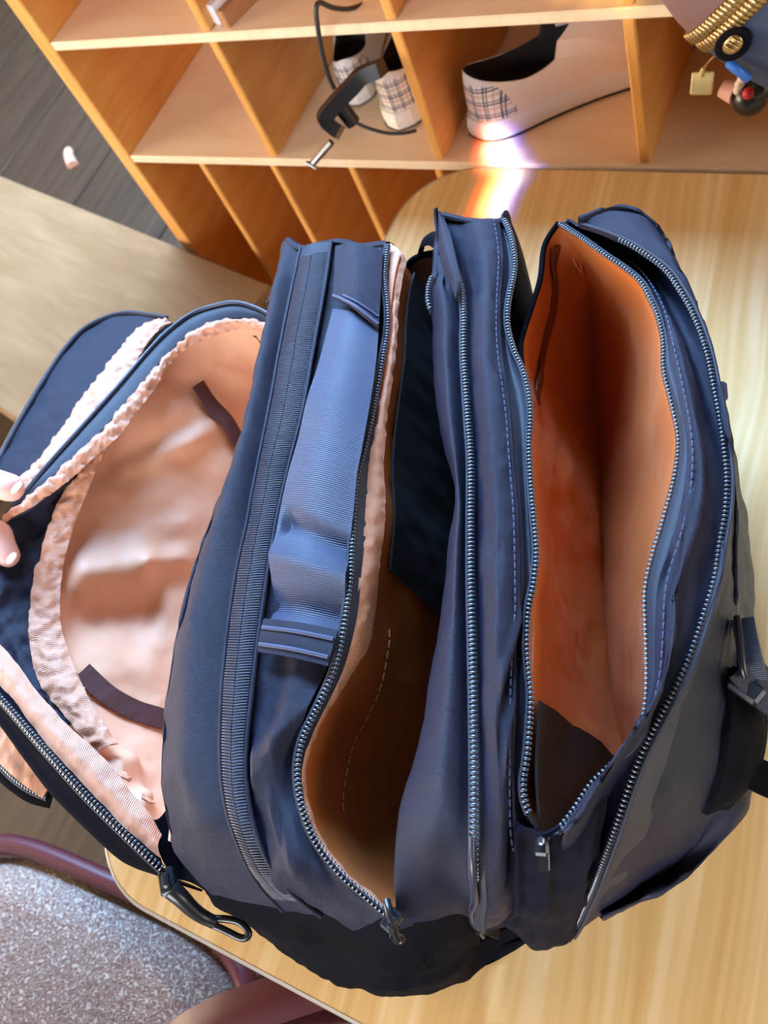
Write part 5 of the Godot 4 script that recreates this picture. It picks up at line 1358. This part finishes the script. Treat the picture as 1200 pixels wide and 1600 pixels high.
# ------------------------------------------------------------------ the hand
# bones: [from, to, radius from, radius to]; a smooth union of tapered capsules, meshed as surface nets
func flesh(bones: Array, cell: float, blend: float) -> Geo:
	var lo := Vector3.INF
	var hi := -Vector3.INF
	for b in bones:
		for q in 2:
			var r: float = b[2 + q] + blend + cell * 2
			lo = lo.min(b[q] - Vector3.ONE * r)
			hi = hi.max(b[q] + Vector3.ONE * r)
	var nx := int((hi.x - lo.x) / cell) + 2
	var ny := int((hi.y - lo.y) / cell) + 2
	var nz := int((hi.z - lo.z) / cell) + 2
	var field := {}
	for b in bones:
		var r := maxf(b[2], b[3]) + blend * 1.5 + cell * 2
		var a: Vector3 = b[0].min(b[1]) - Vector3.ONE * r
		var z: Vector3 = b[0].max(b[1]) + Vector3.ONE * r
		var axis: Vector3 = b[1] - b[0]
		var l2 := maxf(axis.length_squared(), 1e-10)
		for k in range(maxi(0, int((a.z - lo.z) / cell)), mini(nz, int((z.z - lo.z) / cell) + 2)):
			for j in range(maxi(0, int((a.y - lo.y) / cell)), mini(ny, int((z.y - lo.y) / cell) + 2)):
				for i in range(maxi(0, int((a.x - lo.x) / cell)), mini(nx, int((z.x - lo.x) / cell) + 2)):
					var p := lo + Vector3(i, j, k) * cell
					var t := clampf((p - b[0]).dot(axis) / l2, 0, 1)
					var d: float = p.distance_to(b[0] + axis * t) - lerpf(b[2], b[3], t)
					var id := (k * ny + j) * nx + i
					if field.has(id):
						var e: float = field[id]
						var h := clampf(0.5 + 0.5 * (e - d) / blend, 0, 1)
						field[id] = lerpf(e, d, h) - blend * h * (1 - h)
					else:
						field[id] = d
	var g := Geo.new()
	var vert := {}
	var steps := [0, 1, nx, nx + 1, nx * ny, nx * ny + 1, nx * ny + nx, nx * ny + nx + 1]
	for id in field:
		var s := []
		var inside := 0
		var whole := true
		for q in 8:
			if not field.has(id + steps[q]):
				whole = false
				break
			s.append(field[id + steps[q]])
			if s[q] < 0: inside += 1
		if not whole or inside == 0 or inside == 8: continue
		var c := Vector3.ZERO
		var m := 0
		for e in [[0, 1], [2, 3], [4, 5], [6, 7], [0, 2], [1, 3], [4, 6], [5, 7], [0, 4], [1, 5], [2, 6], [3, 7]]:
			var f0: float = s[e[0]]
			var f1: float = s[e[1]]
			if (f0 < 0) != (f1 < 0):
				var t := f0 / (f0 - f1)
				var p0 := Vector3(e[0] & 1, (e[0] >> 1) & 1, e[0] >> 2)
				var p1 := Vector3(e[1] & 1, (e[1] >> 1) & 1, e[1] >> 2)
				c += p0.lerp(p1, t)
				m += 1
		c /= m
		var i: int = id % nx
		var j: int = (id / nx) % ny
		var k: int = id / (nx * ny)
		vert[id] = g.v.size()
		g.v.append(lo + (Vector3(i, j, k) + c) * cell)
		g.n.append(Vector3(s[1] + s[3] + s[5] + s[7] - s[0] - s[2] - s[4] - s[6], s[2] + s[3] + s[6] + s[7] - s[0] - s[1] - s[4] - s[5], s[4] + s[5] + s[6] + s[7] - s[0] - s[1] - s[2] - s[3]).normalized())
		g.uv.append(Vector2(c.x, c.y))
	for id in field:
		if field[id] == null: continue
		for ax in 3:
			var d0: int = [1, nx, nx * ny][ax]
			if not field.has(id + d0): continue
			var f0: float = field[id]
			var f1: float = field[id + d0]
			if (f0 < 0) == (f1 < 0): continue
			var d1: int = [nx, nx * ny, 1][ax]
			var d2: int = [nx * ny, 1, nx][ax]
			var q := [id, id - d1, id - d1 - d2, id - d2]
			if not (vert.has(q[0]) and vert.has(q[1]) and vert.has(q[2]) and vert.has(q[3])): continue
			var w := [vert[q[0]], vert[q[1]], vert[q[2]], vert[q[3]]]
			if f0 < 0: g.i.append_array([w[0], w[2], w[1], w[0], w[3], w[2]])
			else: g.i.append_array([w[0], w[1], w[2], w[0], w[2], w[3]])
	return g

func build_hand() -> void:
	var t := thing("person", "bare hand and forearm of a person pinching the pocket's tan binding open", "person", Vector3.ZERO)
	var th := [V(-0.7416, 0.94, -0.1133), V(-0.6642, 0.978, -0.1412), V(-0.6214, 0.985, -0.1474), V(-0.5886, 0.98, -0.1489)]
	var ix := [V(-0.7319, 0.93, -0.0685), V(-0.6813, 0.956, -0.107), V(-0.6358, 0.962, -0.1181), V(-0.604, 0.954, -0.1153), V(-0.5906, 0.946, -0.1036)]
	var md := [V(-0.7257, 0.92, -0.0429), V(-0.669, 0.94, -0.0661), V(-0.628, 0.946, -0.0776), V(-0.6052, 0.94, -0.0768), V(-0.599, 0.932, -0.0703)]
	var rg := [V(-0.7317, 0.905, -0.0287), V(-0.6766, 0.925, -0.0447), V(-0.6387, 0.928, -0.0537), V(-0.6137, 0.92, -0.0521), V(-0.6085, 0.912, -0.0451)]
	var pk := [V(-0.7291, 0.89, -0.0102), V(-0.68, 0.908, -0.0204), V(-0.648, 0.91, -0.0258), V(-0.6325, 0.902, -0.0245), V(-0.6308, 0.896, -0.0184)]
	var wr := V(-0.8891, 0.87, -0.0211)
	var el := V(-1.196, 0.8, 0.2088)
	var bones := []
	for e in [[th, [0.015, 0.0138, 0.0128, 0.0112]], [ix, [0.0125, 0.0116, 0.0112, 0.0108, 0.0098]], [md, [0.0115, 0.0104, 0.0095, 0.0088, 0.0078]], [rg, [0.011, 0.0098, 0.009, 0.0083, 0.0074]], [pk, [0.010, 0.0086, 0.008, 0.0074, 0.0066]]]:
		for k in e[0].size() - 1:
			bones.append([e[0][k], e[0][k + 1], e[1][k], e[1][k + 1]])
	for e in [[th, 0.018], [ix, 0.015], [md, 0.015], [rg, 0.015], [pk, 0.014]]:
		bones.append([wr, e[0][0], 0.021, e[1]])
	bones.append([wr, el, 0.024, 0.040])
	put("body", flesh(bones, 0.003, 0.005), M.skin, t)
	for e in [[V(-0.5694, 0.9905, -0.147), V(0.85, 0.35, 0.2), 0.0062], [V(-0.5732, 0.9565, -0.1005), V(0.9, 0.3, 0.3), 0.0055]]:
		var n := Geo.new()
		var d: Vector3 = e[1].normalized()
		ball(n, Vector3.ZERO, 1.0)
		for q in n.v.size():
			var p := n.v[q]
			var sx := d
			var sy := Vector3.UP
			sy = (sy - sx * sy.dot(sx)).normalized()
			var sz := sx.cross(sy)
			n.v[q] = e[0] + sx * p.x * e[2] * 1.25 + sy * p.y * 0.0014 + sz * p.z * e[2]
			n.n[q] = (sx * p.x * 0.3 + sy * p.y + sz * p.z * 0.3).normalized()
		put("fingernail", n, M.nail, t)
	var sl := Geo.new()
	tube(sl, [wr.lerp(el, 0.35), wr.lerp(el, 0.7), el + (el - wr) * 0.15], 0.046, 20, 20, 0.058)
	put("sleeve", sl, M.sleeve, t)

# ------------------------------------------------------------------ lights
func area(p: Vector3, towards: Vector3, size: Vector2, energy: float, c: Color) -> void:
	var l := AreaLight3D.new()
	l.name = "window_light"
	l.area_size = size
	l.area_normalize_energy = true
	l.light_energy = energy
	l.light_color = c
	l.shadow_enabled = true
	l.area_range = 12.0
	l.area_attenuation = 2.0
	var up := Vector3.UP if absf(towards.y) < 0.9 else Vector3.FORWARD
	l.transform = Transform3D(Basis.looking_at(towards, up), p)
	add_child(l, true)

func beam(p: Vector3, q: Vector3, angle: float, energy: float, c: Color) -> void:
	var l := SpotLight3D.new()
	l.name = "streak_spot"
	l.light_color = c
	l.light_energy = energy
	l.spot_angle = angle
	l.spot_angle_attenuation = 0.15
	l.spot_range = 6.0
	l.light_size = 0.01
	l.shadow_enabled = true
	l.transform = Transform3D(Basis.looking_at(q - p, V(0, 0, 1)), p)
	add_child(l, true)

func _ready() -> void:
	rng.seed = 7
	fold_noise.seed = 2
	fold_noise.noise_type = FastNoiseLite.TYPE_SIMPLEX_SMOOTH
	fold_noise.frequency = 1.0
	fold_noise.fractal_octaves = 3
	var cam := Camera3D.new()
	cam.name = "camera"
	cam.basis = Basis(V(0.86698, -0.32752, -0.37560), V(-0.19649, 0.46797, -0.86162), V(0.45797, 0.82081, 0.34137))
	cam.fov = 59.346
	cam.position = V(0, 1.46, 0)
	cam.near = 0.02
	add_child(cam)
	cam.current = true
	var ca := CameraAttributesPhysical.new()
	ca.frustum_focal_length = 21.06
	ca.frustum_focus_distance = 0.57
	ca.frustum_near = 0.02
	ca.frustum_far = 60.0
	ca.exposure_aperture = 7.0
	cam.attributes = ca
	var we := WorldEnvironment.new()
	we.name = "surroundings"
	var env := Environment.new()
	env.background_mode = Environment.BG_SKY
	var sky := Sky.new()
	var sm := ProceduralSkyMaterial.new()
	sm.sky_top_color = c8(120, 160, 215)
	sm.sky_horizon_color = c8(200, 215, 235)
	sm.ground_bottom_color = c8(110, 105, 95)
	sm.ground_horizon_color = c8(190, 195, 200)
	sky.sky_material = sm
	env.sky = sky
	env.tonemap_mode = Environment.TONE_MAPPER_LINEAR
	env.tonemap_exposure = 1.04
	env.sdfgi_enabled = true
	env.ssao_enabled = true
	env.ssil_enabled = true
	we.environment = env
	add_child(we)
	area(V((SKX0 + SKX1) / 2, RH + 0.02, (SKZ0 + SKZ1) / 2), V(0, -1, 0.001), Vector2(2.3, 1.3), 48.0, Color(0.61, 0.79, 1.0))
	area(V(-1.3, 1.6, RZ0 + 0.03), V(0.15, -0.1, 1), Vector2(3.2, 1.3), 5.0, Color(0.78, 0.88, 1.0))
	area(V(RX0 + 0.03, 1.6, 1.0), V(1, -0.1, -0.25), Vector2(2.6, 1.3), 23.0, Color(1.0, 0.90, 0.76))
	area(V(-0.7, 1.7, RZ1 - 0.03), V(0, -0.2, -1), Vector2(2.0, 1.3), 13.0, Color(0.97, 0.98, 1.0))  # fill from the added front window
	area(V(RX1 - 0.03, 1.75, -0.5), V(-1, -0.15, 0.05), Vector2(2.0, 1.3), 5.0, Color(0.95, 0.93, 0.9))  # fill from the added right window
	# rainbow streak drawn by coloured spots, below a crystal added as their source
	for q in [V(-0.4276, 0.74, -0.7484), V(-0.4322, 0.74, -0.7301), V(-0.4316, 0.74, -0.7083), V(-0.4298, 0.74, -0.6858), V(-0.4829, 0.706, -0.8373), V(-0.4784, 0.706, -0.8175), V(-0.458, 0.706, -0.802)]:
		for e in [[-0.011, Color(1.0, 0.30, 0.0), 9.0], [0.0, Color(1.0, 0.97, 0.85), 10.0], [0.011, Color(0.04, 0.3, 1.0), 10.0]]:
			beam(V(-0.2 + 0.3 * e[0], 2.3, 0.6), q + V(e[0], 0, 0), 0.07, e[2], e[1])
	for q in [V(-0.36, 0.901, -0.84), V(-0.325, 0.901, -0.825), V(-0.29, 0.901, -0.812)]:
		beam(V(-0.2, 2.3, 0.6), q, 0.5, 3.0, Color(1.0, 0.82, 0.4))
	make_materials()
	build_room()
	build_shelf()
	build_table()
	build_bench()
	build_chair()
	build_bag()
	build_hand()
	build_props()
	var cr_ := thing("added_crystal", "added glass prism hanging out of view as source of the rainbow streak", "prism", V(-0.2, 2.33, 0.6))
	var cg := Geo.new()
	for k in 8:
		var a := V(cos(TAU * k / 8) * 0.02, 0.012, sin(TAU * k / 8) * 0.02)
		var b := V(cos(TAU * (k + 1) / 8) * 0.02, 0.012, sin(TAU * (k + 1) / 8) * 0.02)
		cg.tri(V(0, 0.04, 0), b, a)
		cg.tri(V(0, -0.018, 0), a, b)
	put("prism", cg, M.crystal, cr_)
	var tg := Geo.new()
	tube(tg, [V(0, 0.04, 0), V(0, 0.15, 0), V(0, 0.27, 0)], 0.0008, 6, 5)
	put("thread", tg, M.cable, cr_)
